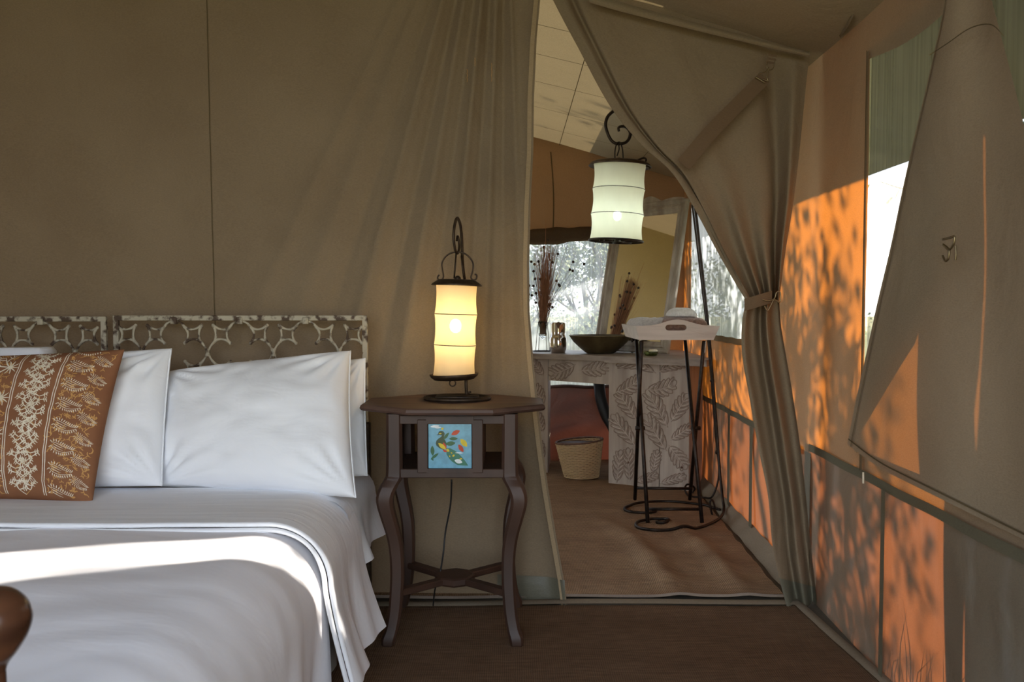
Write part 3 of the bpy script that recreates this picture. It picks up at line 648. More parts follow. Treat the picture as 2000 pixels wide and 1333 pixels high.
# ================================================================== BED
ZB = .475
def lattice_cell(cx, cz, s, right, up):
    """quarter of the quatrefoil pattern, drawn from its centre; s = metres per crop pixel"""
    K = [[(0, 205), (25, 200), (48, 188), (66, 166)], [(66, 166), (84, 140), (88, 110), (80, 80), (66, 60)], [(66, 60), (92, 80), (120, 86), (145, 84), (166, 74)],
         [(166, 74), (186, 52), (202, 26), (211, 0)], [(66, 166), (92, 152), (120, 150), (148, 158), (176, 176)], [(176, 176), (164, 150), (160, 122), (160, 98), (166, 74)]]
    return [[(cx + right * a * s, cz + up * b * s) for a, b in k] for k in K]
def headboard(t, x0, x1, ztop, first, period, Y, n, s):
    r = .0085
    for xx in (x0 + r, x1 - r): obj('headboard_upright', MB().box((xx, Y, (ztop + .28) / 2), (2.1 * r, .015, ztop - .28), 0, .002), M['iron_white'], t, smooth_=False)
    for zz in (ztop - r, .33): obj('headboard_rail', MB().box(((x0 + x1) / 2, Y, zz), (x1 - x0, .016, 2 * r), 0, .002), M['iron_white'], t, smooth_=False)
    cz = ztop - 2 * r - 207 * s
    for row in range(2):
        zc = cz - row * 412 * s
        for k in range(-1, n + 1):
            cx = first + k * period
            L = MB()
            for rt in (-1, 1):
                for up in (1, -1):
                    for j, st in enumerate(lattice_cell(cx, zc, s, rt, up)):
                        if any(q[0] < x0 + r * .8 or q[0] > x1 - r * .8 for q in st):
                            if min(q[0] for q in st) < x0 - .002 or max(q[0] for q in st) > x1 + .002: continue
                        pts = smooth([(a, Y - .002 + .0015 * nz(a * 30, b * 30), b) for a, b in st], 10)
                        L.tube(pts, .0043, 6, rf=lambda q: 1 + .18 * sin(q * 9))
            for q in ((66, 166), (66, 60), (176, 176), (166, 74)):
                for rt in (-1, 1):
                    for up in (1, -1):
                        xx = cx + rt * q[0] * s
                        if x0 < xx < x1: L.ball((xx, Y - .002, zc + up * q[1] * s), .0060, 8, 5)
            if x0 < cx - 211 * s < x1: L.box((cx - 211 * s, Y - .002, zc), (.010, .014, .026), 0, .002)
            if x0 < cx < x1: L.box((cx, Y - .003, zc + 207 * s), (.020, .022, .022), 0, .002)
            if L.v: obj('quatrefoil', L, M['iron_white'], t)
    for xx in (x0 + .012, x1 - .006): obj('headboard_post', MB().box((xx, Y - .004, .31), (.026, .03, .62), 0, .003), M['iron_brown'], t, smooth_=False)

YH = 2.775
S_ = YH / F_PX / 3.332
def px2x(px, Y): return (px - 1000) / F_PX * Y
HT = 1 - (617 - 600) / F_PX * YH
b1 = thing('bed', 'right half of the twin bed with chipped white iron lattice headboard', 'bed', (-.90, 1.8, 0))
headboard(b1, px2x(222, YH), px2x(718, YH), HT, px2x(341, YH), px2x(128.5, YH) - px2x(0, YH), YH, 4, S_)
b2 = thing('bed', 'left half of the twin bed, its lattice headboard cut by the photo edge', 'bed', (-1.80, 1.8, 0))
headboard(b2, px2x(-290, YH), px2x(208, YH), HT - .003, px2x(-175, YH), px2x(128.5, YH) - px2x(0, YH), YH, 4, S_)
for t_, x0_, x1_ in ((b1, -1.36, -.475), (b2, -2.25, -1.38)):
    obj('mattress', MB().box(((x0_ + x1_) / 2 - .012, 1.80, .325), (x1_ - x0_ - .03, 1.88, .225), 0, .07), M['linen'], t_)
    obj('bed_frame', MB().box(((x0_ + x1_) / 2, 1.80, .19), (x1_ - x0_ - .02, 1.90, .05), 0, .004), M['mahogany'], t_, smooth_=False)
    for yy in (.88, 2.70):
        obj('leg', MB().box((x0_ + .05, yy, .085), (.04, .04, .17), 0, .004), M['mahogany'], t_, smooth_=False)
        obj('leg', MB().box((x1_ - .05, yy, .085), (.04, .04, .17), 0, .004), M['mahogany'], t_, smooth_=False)
def smooth2(p): return [tuple(curve(p, i / 40)) for i in range(41)]
# turned knob of the foot post, close to the camera
kx = px2x(-30, .8); kz = 1 - (1228 - 600) / F_PX * .8
obj('foot_post', MB().lathe([(.016, 0), (.018, .02), (.014, .30), (.011, kz - .055), (.010, kz - .030)], (kx, .8, 0), 20), M['knobwood'], b1)
obj('finial', MB().lathe(smooth2([(.010, -.050), (.013, -.040), (.022, -.028), (.031, -.012), (.0345, .004), (.031, .018), (.021, .029), (.010, .0335), (1e-6, .034)]), (kx, .8, kz), 40), M['knobwood'], b1)
# bent bracket between headboard post and side rail
obj('bracket', MB().tube(smooth([P(724, 985, 2.72), P(712, 1010, 2.70), P(703, 1040, 2.68), P(712, 1075, 2.66)]), .012, 8), M['iron_brown'], b1)

def bed_surf(sx, sxo, rad, zt, zb, Y0, Y1, amp, seed, flare=0.0, nu=150, nv=90, puff=0.0, crease=None):
    """cloth over the bed: flat top, rounded right edge, hanging side"""
    L1 = 2.25 + sx - rad; L2 = rad * pi / 2; L3 = zt - rad - zb; T = L1 + L2 + L3
    def f(u, v):
        uu = 1 - (1 - u) ** 1.6; s = uu * T; Y = lerp(Y0, Y1, v)
        if s < L1: x, z, n = -2.25 + s, zt, Vector((0, 0, 1)); k = 0
        elif s < L1 + L2: a = (s - L1) / rad; x, z, n = sx - rad + rad * sin(a), zt - rad + rad * cos(a), Vector((sin(a), 0, cos(a))); k = a / (pi / 2)
        else: d = s - L1 - L2; x, z, n = sx + flare * (d / L3) ** 1.5, zt - rad - d, Vector((1, 0, .1)).normalized(); k = 1 + d / L3
        w = amp * nz(x * 2.2 + seed, Y * 3.2 + z) + amp * .45 * nz(x * 5 + seed, Y * 13)
        if k > 1: w += .016 * (k - 1) * sin(Y * 21 + seed + z * 4) + .006 * (k - 1) * sin(Y * 47 + seed)
        if puff: w += puff * (nz(x * 1.6 + Y * 2.6, (Y - x) * .9, seed) )
        if crease: w += crease(x, Y)
        w -= .02 * math.exp(-abs(v) / .03) * 0
        return Vector((x, Y, z)) + n * w
    return MB().grid(nu, nv, f), f
g_, duvet_f = bed_surf(-.450, 0, .17, .468, .06, 2.02, .80, .006, 2, .0, 150, 100, .014)
single('duvet', g_, M['duvet'], 'thick white duvet over the bed, crossed by the streak of sunlight', 'duvet', (-1.3, 1.4, .4))
SE = 1.99
g_, sheet_f = bed_surf(-.428, 0, .15, .487, .085, SE, 2.38, .0035, 8, .052, 150, 60, .003)
sh_ = thing('turned_down_sheet', 'smooth white top sheet folded over the duvet below the pillows', 'bed sheet', (-1.2, 2.2, .48))
obj('sheet', g_, M['linen_sheet'], sh_)
def nrm_(p): a = sm((.487 - p.z) / .15) * pi / 2; return Vector((sin(a), 0, cos(a)))
def roll(u, v):                                               # thick rolled near edge of the folded sheet
    p = Vector(sheet_f(u, 0)); a = v * pi * 1.15; n = nrm_(p)
    return p + Vector((0, -.007 * sin(a), 0)) - n * (.006 - .006 * cos(a)) + Vector((0, .002 * nz(p.x * 8, p.z * 8), 0))
obj('folded_edge', MB().grid(150, 8, roll), M['linen'], sh_)
def roll2(u, v):
    p = Vector(sheet_f(u, 0)); a = v * pi; n = nrm_(p)
    return p + Vector((0, -.007 - .008 * sin(a) + .003 * nz(p.x * 6, p.z * 6), 0)) - n * (.018 - .006 * cos(a))
obj('under_fold', MB().grid(150, 6, roll2), M['linen'], sh_)
g_, fit_f = bed_surf(-.447, 0, .07, .470, .26, 2.30, 2.74, .004, 12, .02, 60, 20)
obj('fitted_sheet', g_, M['linen'], b1)
# valance / under sheet at the side
single('bed_valance', MB().grid(60, 12, lambda u, v: (lambda Y, z: (-.485 + .010 * sin(Y * 26) * (1 - v) + .006 * nz(Y * 9, z * 4), Y, z))(lerp(.84, 2.72, u), lerp(.03, .20, v))),
       pbr('grey_green_valance', (.34, .35, .31), (.29, .30, .27), 0.9, spec=.1), 'grey green bed skirt below the white duvet', 'bed skirt', (-.47, 1.8, .2))

# ------------------------------------------------------------------ pillows
def pillow_fn(TL, TR, BR, BL, th, seed, wr=.006, sag=.05, front=1, pw=.42, skew=0.0):
    TL, TR, BR, BL = map(Vector, (TL, TR, BR, BL))
    n = ((TR - TL).cross(TL - BL)).normalized()
    if n.y > 0: n = -n                                         # towards the camera
    def f(u, v, side):                                         # u left..right -1..1, v bottom..top
        uu = u * (1 - sag * (1 - v * v) * abs(u)); vv = v * (1 - sag * 1.3 * (1 - u * u) * abs(v))
        a, b = (uu + 1) / 2, (vv + 1) / 2
        p = BL.lerp(BR, a).lerp(TL.lerp(TR, a), b)
        m = max(0, (1 - u * u)) * max(0, (1 - v * v)); h = th / 2 * m ** pw
        ang = atan2(v, u); rr = sqrt(u * u + v * v)
        w = wr * nz(u * 2.2 + seed, v * 2.2) + wr * .55 * nz(u * 6 + seed, v * 6)
        for cu, cv in ((-1, -1), (1, -1), (1, 1), (-1, 1)):    # corner tension wrinkles
            dx, dy = u - cu, v - cv; d = sqrt(dx * dx + dy * dy); w += wr * .9 * sin(atan2(dy, dx) * 16 + seed) * math.exp(-((d - .35) / .25) ** 2)
        return p + n * (side * h + w * min(1, m * 5))
    return f, n
def pillow(name, label, cat, corners, th, m, seed, wr=.006, sag=.05, flange=None, back=True, pw=.42, group=None):
    f, n = pillow_fn(*corners, th, seed, wr, sag, pw=pw)
    c = sum((Vector(q) for q in corners), Vector()) / 4; t = thing(name, label, cat, c, group)
    def w_(u): return sin(u * pi / 2 * .999) / sin(pi / 2 * .999)
    mb = MB().grid(60, 44, lambda u, v: f(w_(2 * u - 1), w_(2 * v - 1), 1)); mb.grid(60, 44, lambda u, v: f(w_(1 - 2 * u), w_(2 * v - 1), -1)); mb.weld = 1
    o = obj('pillowcase', mb, m, t)
    if flange:
        pts = [Vector(f(flange, lerp(-1, 1, i / 40), 1)) for i in range(41)]
        d = (Vector(corners[1]) - Vector(corners[0])).normalized() * flange
        obj('seam_edge', MB().tube([p + d * .001 for p in pts], .0028, 5), m, t)
    return t, f
pillow('pillow', 'flat white pillow at the far right against the headboard, behind the large front pillow', 'pillow',
       (P(545, 712, 2.70), P(712, 700, 2.68), P(716, 930, 2.56), P(545, 950, 2.56)), .10, M['linen'], 31, .006, .02, flange=1)
pillow('pillow', 'low white pillow showing only its top behind the large front pillow', 'pillow',
       (P(318, 738, 2.70), P(520, 742, 2.70), P(520, 940, 2.60), P(318, 940, 2.60)), .09, M['linen'], 41, .004, -.06)
pillow('pillow', 'large plump white pillow in front, leaning on the headboard', 'pillow',
       (P(322, 728, 2.62), P(684, 686, 2.60), P(694, 973, 2.30), P(312, 950, 2.40)), .20, M['linen'], 5, .009, .035, flange=1, pw=.40)
pillow('pillow', 'upright white pillow between the terracotta cushion and the large pillow', 'pillow',
       (P(-60, 705, 2.58), P(334, 681, 2.56), P(315, 950, 2.34), P(-40, 960, 2.38)), .17, M['linen'], 17, .012, .02, flange=1, pw=.45)
single('folded_linen', MB().box(P(15, 716, 2.66), (.27, .10, .12), .02, .012), M['linen'], 'pale folded linen showing behind the terracotta cushion', 'linen', tuple(P(15, 716, 2.66)))
cc = (P(-235, 700, 2.44), P(243, 683, 2.42), P(180, 984, 2.22), P(-250, 984, 2.24))
ct, cf = pillow('cushion', 'terracotta cushion block printed with cream leaves and paisleys', 'cushion', cc, .17, M['terracotta'], 3, .003, .045, pw=.42)

# block print: strokes laid on the cloth
prt = {'w': MB(), 'g': MB()}
def pmap(a, b):
    """a: cm from the right edge, b: cm from the bottom -> point just above the cloth. cushion 66 x 41 cm"""
    u = 1 - 2 * a / 62; v = -1 + 2 * b / 41
    u = max(-.985, min(.985, u)); v = max(-.975, min(.975, v))
    p = Vector(cf(u, v, 1)); e = .01; pu = Vector(cf(u + e if u < .97 else u - e, v, 1)) - p; pv = Vector(cf(u, v + e if v < .96 else v - e, 1)) - p
    if u >= .97: pu = -pu
    if v >= .96: pv = -pv
    n = pu.cross(pv); n = n.normalized() if n.length > 1e-12 else Vector((0, -1, 0))
    if n.y > 0: n = -n
    return p, n
def stroke(key, pts, w, taper=True):
    """pts in cm; ribbon of width w cm"""
    if min(q[0] for q in pts) < .4 or min(q[1] for q in pts) < .6 or max(q[1] for q in pts) > 40.4: return
    mb = prt[key]; n = len(pts); b = len(mb.v)
    for i, (a, c) in enumerate(pts):
        a2, c2 = pts[min(i + 1, n - 1)]; a1, c1 = pts[max(i - 1, 0)]; dx, dy = a2 - a1, c2 - c1; l = sqrt(dx * dx + dy * dy) or 1
        t = i / (n - 1); ww = w / 2 * ((.35 + .65 * sin(pi * min(1, t * .8 + .2))) if taper else 1)
        for sgn in (-1, 1):
            p, nn = pmap(a - sgn * dy / l * ww, c + sgn * dx / l * ww); mb.v.append(p + nn * (.0009 if key == 'w' else .0006))
    for i in range(n - 1): mb.f.append((b + 2 * i, b + 2 * i + 1, b + 2 * i + 3, b + 2 * i + 2))
def arc(a, b, ang, L, bend, n=4):
    pts = [(a, b)]
    for i in range(n): ang += bend / n; a += cos(ang) * L / n; b += sin(ang) * L / n; pts.append((a, b))
    return pts, ang
pr_ = random.Random(11)
for band0 in (11.5, 40.0):
    B0, B1 = band0, band0 + 11
    for e in (B0, B0 + .55, B1 - .55, B1):
        for key, wd in (('w', .22),): stroke(key, [(e + .06 * sin(i), i * .8) for i in range(1, 51)], wd, False)
    # meandering stems with coral twigs
    for ph in (0, pi):
        st = [((B0 + B1) / 2 + 2.0 * sin(i * .42 + ph), .8 + i * .5) for i in range(80)]
        stroke('g' if ph else 'w', st, .17, False)
        for i in range(2, 78, 2):
            a, b = st[i]; sd_ = 1 if pr_.random() < .5 else -1
            for sd_ in (1, -1):
                base = (pi if sd_ > 0 else 0) + pr_.uniform(-.5, .5) + (.7 if sd_ < 0 else -.7)
                base = pi / 2 + sd_ * pr_.uniform(.7, 1.5)
                pts, an = arc(a, b, base, pr_.uniform(1.6, 2.6), sd_ * pr_.uniform(-1.0, .4))
                if B0 + 1 < pts[-1][0] < B1 - 1: stroke('w', pts, .26)
                for k in (2, 3):
                    for s2 in (-1, 1):
                        q, _ = arc(*pts[k], base + s2 * .8, pr_.uniform(.6, 1.0), s2 * .5, 3)
                        if B0 + .8 < q[-1][0] < B1 - .8: stroke('w', q, .24)
def paisley(a, b, s, ang, key='w'):
    """tapering feathered drop; head at (a,b), tail along ang"""
    n = 12
    def ax(t): return (a + cos(ang) * t * s * 6.4 + sin(ang) * (1.1 * s * sin(t * 2.6)), b + sin(ang) * t * s * 6.4 + cos(ang) * (1.1 * s * sin(t * 2.6)))
    def wd(t): return s * 1.45 * max(0, sin(pi * min(1, t + .02) ** .55)) ** .8 + .02
    for sg in (-1, 1):
        stroke(key, [(ax(t)[0] - sin(ang) * sg * wd(t) * .62, ax(t)[1] + cos(ang) * sg * wd(t) * .62) for t in [i / n for i in range(n)]], .13 * s, False)
        for i in range(0, n):
            t = i / n; x, y = ax(t); x -= sin(ang) * sg * wd(t) * .85; y += cos(ang) * sg * wd(t) * .85
            d = ang + sg * (2.5 - 1.5 * min(1, t * 3)); q, _ = arc(x, y, d, .72 * s, 0, 2); stroke(key, q, .27 * s)
    for k in (.3, -.3): stroke(key, [(ax(t)[0] - sin(ang) * k * s, ax(t)[1] + cos(ang) * k * s) for t in (.08, .2, .35, .5)], .17 * s)
def coral(a, b, s, ang, key='w'):
    def br(x, y, an, L, dpt):
        pts, an2 = arc(x, y, an, L, pr_.uniform(-.5, .5)); stroke(key, pts, .30 * s * (.6 + .2 * dpt))
        if dpt:
            for k, sg in ((2, 1), (3, -1), (4, 1), (4, -1)): br(*pts[k], an + sg * pr_.uniform(.5, .95), L * .58, dpt - 1)
    for d in (-.75, 0, .75): br(a, b, ang + d, 3.4 * s, 2)
    for d in (-1.2, -.8, -.4, 0, .4, .8, 1.2): pts, _ = arc(a, b, ang + pi + d, 1.9 * s, d * .9); stroke(key, pts, .26 * s)
for i in range(8):
    paisley(10.2, 2.2 + i * 5.6, .92, pi + .12)
for i in range(8):
    paisley(4.6, 5.2 + i * 5.4, .62, pi + .42)
for i in range(4): coral(24.8, 6 + i * 9.6, 1.25, .08 if i % 2 else -.05)
for i in range(4): coral(35.5, 1.8 + i * 9.8, .8, pi if i % 2 else 0)
for i in range(900):                                          # ochre scribble ground
    a, b = pr_.uniform(.8, 40), pr_.uniform(.8, 40)
    if 11 < a < 23: continue
    if rnd.random() < 0: continue
    q, an = arc(a, b, pr_.uniform(0, 6.28), pr_.uniform(1.0, 2.2), pr_.uniform(-3, 3), 6); stroke('g', q, .22)
    q2, _ = arc(*q[3], an + 1.2, .8, 1.5, 3); stroke('g', q2, .2)
for k, nm_, mm in (('w', 'cream_print', 'print_white'), ('g', 'ochre_print', 'print_gold')):
    obj(nm_, prt[k], M[mm], ct, kind='stuff')

# ================================================================== BEDSIDE TABLE
NX, NY, NT = -.178, 2.60, .709
nt_ = thing('bedside_table', 'octagonal dark red wooden bedside table with a blue bird tile', 'side table', (NX, NY, 0))
hw, hd, fw = .278, .205, .125
def octo(k, z): return [(NX + a * (hw - k), NY + b, z) for a, b in ((-1, -.085), (-1, .085))] 
def octp(k, z):
    pts = [(-hw, -.085), (-fw, -hd), (fw, -hd), (hw, -.085), (hw, .085), (fw, hd), (-fw, hd), (-hw, .085)]
    return [Vector((NX + a * (1 - k / hw), NY + b * (1 - k / hd), z)) for a, b in pts]
tp = MB(); rings = [octp(.012, NT - .021), octp(.004, NT - .018), octp(.0, NT - .012), octp(.003, NT - .004), octp(.008, NT)]
b0 = 0
for r_ in rings: tp.v += r_
for j in range(4):
    for i in range(8): tp.f.append((j * 8 + i, j * 8 + (i + 1) % 8, (j + 1) * 8 + (i + 1) % 8, (j + 1) * 8 + i))
tp.f.append(tuple(range(7, -1, -1))); tp.f.append(tuple(range(32, 40)))
obj('tabletop', tp, M['mahogany_top'], nt_, smooth_=False)
YF = 2.44; bx = [px2x(p_, YF) for p_ in (756, 783, 814, 835, 921, 943, 978, 1008)]
def zpy(py, Y): return 1 - (py - 600) / F_PX * Y
zt_, zb_ = NT - .021, zpy(937, YF); YBk = 2.76
body = MB(); obj('front_rail', MB().box(((bx[0] + bx[7]) / 2, YF + .008, zpy(822, YF)), (bx[7] - bx[0], .016, .026), 0, .002), M['mahogany'], nt_, smooth_=False)
body.box(((bx[0] + bx[7]) / 2, YF + .008, (zb_ + zpy(919, YF)) / 2), (bx[7] - bx[0], .018, zpy(919, YF) - zb_), 0, .002)
obj('front_rail', body, M['mahogany'], nt_, smooth_=False)
obj('back_rail', MB().box(((bx[0] + bx[7]) / 2, YBk, zt_ - .02), (bx[7] - bx[0], .016, .035), 0, .002), M['mahogany'], nt_, smooth_=False)
obj('shelf', MB().box(((bx[0] + bx[7]) / 2, (YF + YBk) / 2 + .01, zb_ + .016), (bx[7] - bx[0] - .01, YBk - YF - .02, .012)), M['mahogany'], nt_, smooth_=False)
class FR:
    def __init__(s, nm): s.nm = nm
    def box(s, *a): obj(s.nm, MB().box(*a), M['mahogany'], nt_, smooth_=False)
fr = FR('tile_frame')
za, zc = zpy(918, YF), zpy(830, YF)
for a, b in ((bx[2], bx[3]), (bx[4], bx[5])): fr.box(((a + b) / 2, YF + .006, (zt_ + zb_) / 2), (b - a, .022, zt_ - zb_ - .03), 0, .002)
fr.box(((bx[3] + bx[4]) / 2, YF + .004, (za + zb_) / 2 + .008), (bx[4] - bx[3] + .01, .020, .012)); fr.box(((bx[3] + bx[4]) / 2, YF + .004, zc + .012), (bx[4] - bx[3] + .01, .020, .022))
for xx, sgn in ((bx[2] + .006, 1), (bx[5] - .006, -1)):
    obj('partition', MB().box((xx, (YF + YBk) / 2, (zt_ + zb_) / 2), (.010, YBk - YF - .03, zt_ - zb_ - .01)), M['mahogany'], nt_, smooth_=False)
side = FR('side_slat')
for xx in (bx[0] + .006, bx[7] - .006):
    for (ya, yb2) in ((YF + .03, YF + .07), (YBk - .08, YBk - .03)): side.box((xx, (ya + yb2) / 2, (zt_ + zb_) / 2), (.012, yb2 - ya, zt_ - zb_ - .01))
    side.box((xx, (YF + YBk) / 2, zb_ + .02), (.014, YBk - YF - .04, .035)); side.box((xx, (YF + YBk) / 2, zt_ - .02), (.014, YBk - YF - .04, .035))
def leg(sx, sy):
    prof = [(NT - .021, 0, 19), (.62, 0, 19), (.52, 0, 20), (.500, .003, 21), (.475, .017, 21), (.448, .026, 20), (.42, .025, 19), (.38, .016, 18), (.33, .004, 17), (.28, -.003, 16.5), (.22, -.005, 16), (.16, -.003, 16), (.10, .002, 15.5), (.055, .010, 15.5), (.03, .018, 17), (.008, .020, 15), (0, .016, 12)]
    mb = MB(); cx = bx[0] + .018 if sx < 0 else bx[7] - .018; cy = YF + .02 if sy < 0 else YBk - .016; b = 0
    pz = [q[0] for q in prof]; prof = [tuple(curve(prof, i / 64)) for i in range(65)]
    for z, o, h in prof:
        h *= .00122; ox, oy = sx * o, sy * o * .8; e = h * .35
        for px_, py_ in ((-h + e, -h), (h - e, -h), (h, -h + e), (h, h - e), (h - e, h), (-h + e, h), (-h, h - e), (-h, -h + e)): mb.v.append(Vector((cx + ox + px_, cy + oy + py_, z)))
    for r in range(len(prof) - 1):
        for k in range(8): mb.f.append((r * 8 + k, (r + 1) * 8 + k, (r + 1) * 8 + (k + 1) % 8, r * 8 + (k + 1) % 8))
    mb.f.append(tuple(range(8))); mb.f.append(tuple((len(prof) - 1) * 8 + k for k in range(7, -1, -1)))
    o = obj('leg', mb, M['mahogany'], nt_); autosmooth(o, .7); return cx, cy
LC = {}
for sx in (-1, 1):
    for sy in (-1, 1): LC[sx, sy] = leg(sx, sy)
zs = .155; hub = MB(); hc = Vector((NX, (YF + YBk) / 2, zs))
hub.lathe([(.058, -.012), (.062, -.006), (.062, .010), (.056, .014)], hc, 8); obj('stretcher_hub', hub, M['mahogany'], nt_, smooth_=False)
for k_, (cx, cy) in LC.items():
    d = Vector((cx, cy, zs)) - hc; obj('stretcher', MB().box(hc + d * .5, (d.length, .030, .020), atan2(d.y, d.x), .003), M['mahogany'], nt_, smooth_=False)
# tile with painted bird
ti = obj('tile', MB().box(((bx[3] + bx[4]) / 2, YF + .006, (za + zc) / 2), (bx[4] - bx[3] - .001, .008, zc - za), 0, .001), M['tile_blue'], nt_, smooth_=False)
TX0, TX1 = bx[3] + .0005, bx[4] - .0005
def tpt(a, b): return (lerp(TX0, TX1, (a - 345) / 820), YF + .0018, lerp(zc, za, (b - 290) / 820))
def paint(name, polys, m, off=.0):
    for pl in polys: obj(name, MB().prism([Vector(tpt(a, b)) + Vector((0, -off, 0)) for a, b in pl], (0, -.0003, 0)), M[m], ti, smooth_=False)
def leafp(x0, y0, x1, y1, w, n=8):
    dx, dy = x1 - x0, y1 - y0; L = sqrt(dx * dx + dy * dy); nx, ny = -dy / L, dx / L
    return [(x0 + dx * i / n + nx * w * sin(pi * i / n) ** .8, y0 + dy * i / n + ny * w * sin(pi * i / n) ** .8) for i in range(n)] + \
           [(x1 - dx * i / n - nx * w * sin(pi * i / n) ** .8, y1 - dy * i / n - ny * w * sin(pi * i / n) ** .8) for i in range(n)]
paint('painted_bird', [[(540, 490), (533, 460), (550, 430), (590, 418), (630, 430), (655, 460), (655, 490), (640, 530), (650, 570), (690, 640), (690, 720), (640, 770), (560, 740), (500, 690), (488, 650), (500, 600), (540, 560), (590, 530), (605, 505), (580, 495)], [(540, 480), (500, 492), (540, 500)]], 'paint_dark')
paint('painted_tail', [[(680, 740), (760, 740), (860, 790), (960, 880), (1040, 970), (1100, 1060), (1000, 1058), (900, 1050), (800, 990), (740, 930), (690, 850)]], 'paint_teal')
paint('painted_leaf', [leafp(630, 580, 738, 450, 28), leafp(735, 565, 905, 562, 30), leafp(670, 665, 860, 640, 42), leafp(420, 690, 430, 880, 36), leafp(390, 945, 540, 830, 26), leafp(400, 940, 450, 960, 14)], 'paint_green', .0001)
paint('painted_fruit', [leafp(780, 490, 945, 415, 42), leafp(915, 670, 1010, 810, 40), leafp(625, 630, 685, 760, 26), leafp(620, 770, 700, 810, 20)], 'paint_red', .0002)
paint('painted_wing', [leafp(535, 645, 680, 760, 36), leafp(955, 570, 1080, 710, 50), leafp(685, 755, 745, 800, 24), leafp(590, 395, 635, 365, 22), leafp(770, 810, 800, 840, 12), leafp(800, 890, 845, 860, 18), leafp(740, 870, 760, 905, 10), leafp(545, 465, 600, 470, 9), leafp(930, 940, 990, 930, 14)], 'paint_yellow', .0004)
paint('worn_patch', [leafp(385, 345, 560, 325, 24), leafp(470, 365, 600, 350, 16), leafp(850, 822, 1010, 828, 9), leafp(840, 960, 990, 1000, 40)], 'paint_white', .0003)
# black flex hanging below the table
fx = [P(882, 938, 2.62), P(880, 985, 2.66), P(870, 1040, 2.68), P(866, 1080, 2.66), P(859, 1122, 2.62), P(850, 1150, 2.63), P(846, 1183, 2.70)]
single('lamp_cable', MB().tube(smooth(fx), .0028, 6), M['rubber'], 'thin black cable hanging below the bedside table', 'cable', tuple(fx[3]))

# ================================================================== LANTERNS
def lantern(root, top_c, bot_c, rads, m_sh, bulbm, bulb_r, light_col, light_e, m_iron, bulb_t):
    """rads: (t, r) of the waisted cloth; axis from top_c to bot_c"""
    ax = (bot_c - top_c); L = ax.length; ax = ax.normalized()
    prof = []
    for i in range(49):
        t = i / 48; seg = min(2, int(t * 3)); tt = t * 3 - seg
        r = lerp(rads[seg], rads[seg + 1], tt) - .045 * rads[0] * sin(pi * tt) ** .8 * 1.25
        prof.append((r, -L * t))
    q = -ax
    mb = MB().lathe(prof, top_c, 48, axis=q); mb.f = [f for f in mb.f if len(f) == 4]
    obj('lamp_shade', mb, m_sh, root)
    for i in (1, 2):
        c = top_c + ax * L * i / 3; qq = Vector((0, 0, 1)).rotation_difference(q)
        obj('wire_ring', MB().tube([c + qq @ Vector((cos(a) * rads[i] * 1.004, sin(a) * rads[i] * 1.004, 0)) for a in [2 * pi * k / 40 for k in range(40)]], .0013, 5, True), m_iron, root)
    bc = top_c + ax * L * bulb_t
    obj('bulb', MB().ball(bc, bulb_r, 16, 10, 1.2), bulbm, root)
    ld = bpy.data.lights.new('bulb_light', 'POINT'); ld.energy = light_e; ld.color = light_col; ld.shadow_soft_size = bulb_r * 1.05
    lo = bpy.data.objects.new('bulb_light', ld); C.objects.link(lo); lo.location = bc - OFF[root.name]; lo.parent = root
    return q

LY = 2.635
lc = P(893, 780, LY)
tl = thing('table_lamp', 'glowing cream cloth lantern on a dark iron stand on the bedside table', 'lamp', (lc.x, LY, NT))
base = MB(); base.tube([(lc.x + .101 * cos(a), LY + .075 * sin(a), NT + .006) for a in [2 * pi * k / 48 for k in range(48)]], .006, 8, True)
obj('base_plate', MB().box((lc.x, LY, NT + .009), (.135, .055, .010), 0, .003), M['iron_brown'], tl); obj('base_bar', MB().box((lc.x, LY, NT + .006), (.19, .012, .006)), M['iron_brown'], tl)
obj('base_ring', base, M['iron_brown'], tl)
sx_ = px2x(911, LY + .03)
st = [Vector((sx_, LY + .03, NT + .01)), P(910, 740, LY + .03), P(911, 700, LY + .085), P(911, 620, LY + .095), P(909, 560, LY + .085), P(904, 520, LY + .05), P(902, 470, LY + .03), P(899, 440, LY + .01), P(893, 426, LY - .005), P(888, 440, LY - .02), P(886, 465, LY - .03), P(889, 488, LY - .02), P(894, 495, LY), P(897, 480, LY + .02), P(894, 462, LY + .022), P(892, 470, LY + .01)]
obj('crook_stem', MB().tube(smooth(st, 110), .0052, 8, rf=lambda t: 1 - .3 * t), M['iron_brown'], tl)
obj('set_screw', MB().tube([Vector((sx_, LY + .03, NT + .018)), Vector((sx_ + .014, LY + .03, NT + .022))], .0035, 6), M['iron_brown'], tl)
tc_, bc_ = P(892, 554, LY), P(887, 734, LY)
q_ = lantern(tl, tc_, bc_, [.0645, .0665, .0655, .0655], M['shade_warm'], M['bulb_warm'], .018, (1.0, .68, .30), 34, M['iron_brown'], .46)
obj('top_cap', MB().lathe([(.050, .012), (.060, .009), (.074, .0), (.080, -.006), (.075, -.008), (.064, -.004), (.050, .004), (.050, .012)], tc_, 48, axis=q_), M['iron_brown'], tl)
obj('bottom_dish', MB().lathe([(.045, -.014), (.062, -.012), (.074, -.002), (.077, .006), (.073, .006), (.060, -.004), (.045, -.008), (.045, -.014)], bc_, 48, axis=P(887, 600, LY) - P(893, 740, LY)), M['iron_brown'], tl)
obj('bottom_dish', MB().tube([bc_ + Vector((-.05, 0, -.01)), bc_ + Vector((.05, 0, -.008))], .004, 6), M['iron_brown'], tl)
hd_ = [(855, 539), (856, 546), (862, 547), (866, 541), (864, 527), (863, 515), (869, 503), (880, 495), (893, 493), (906, 495), (917, 503), (924, 515), (923, 530), (920, 542), (924, 547), (930, 545), (931, 538), (927, 536)]
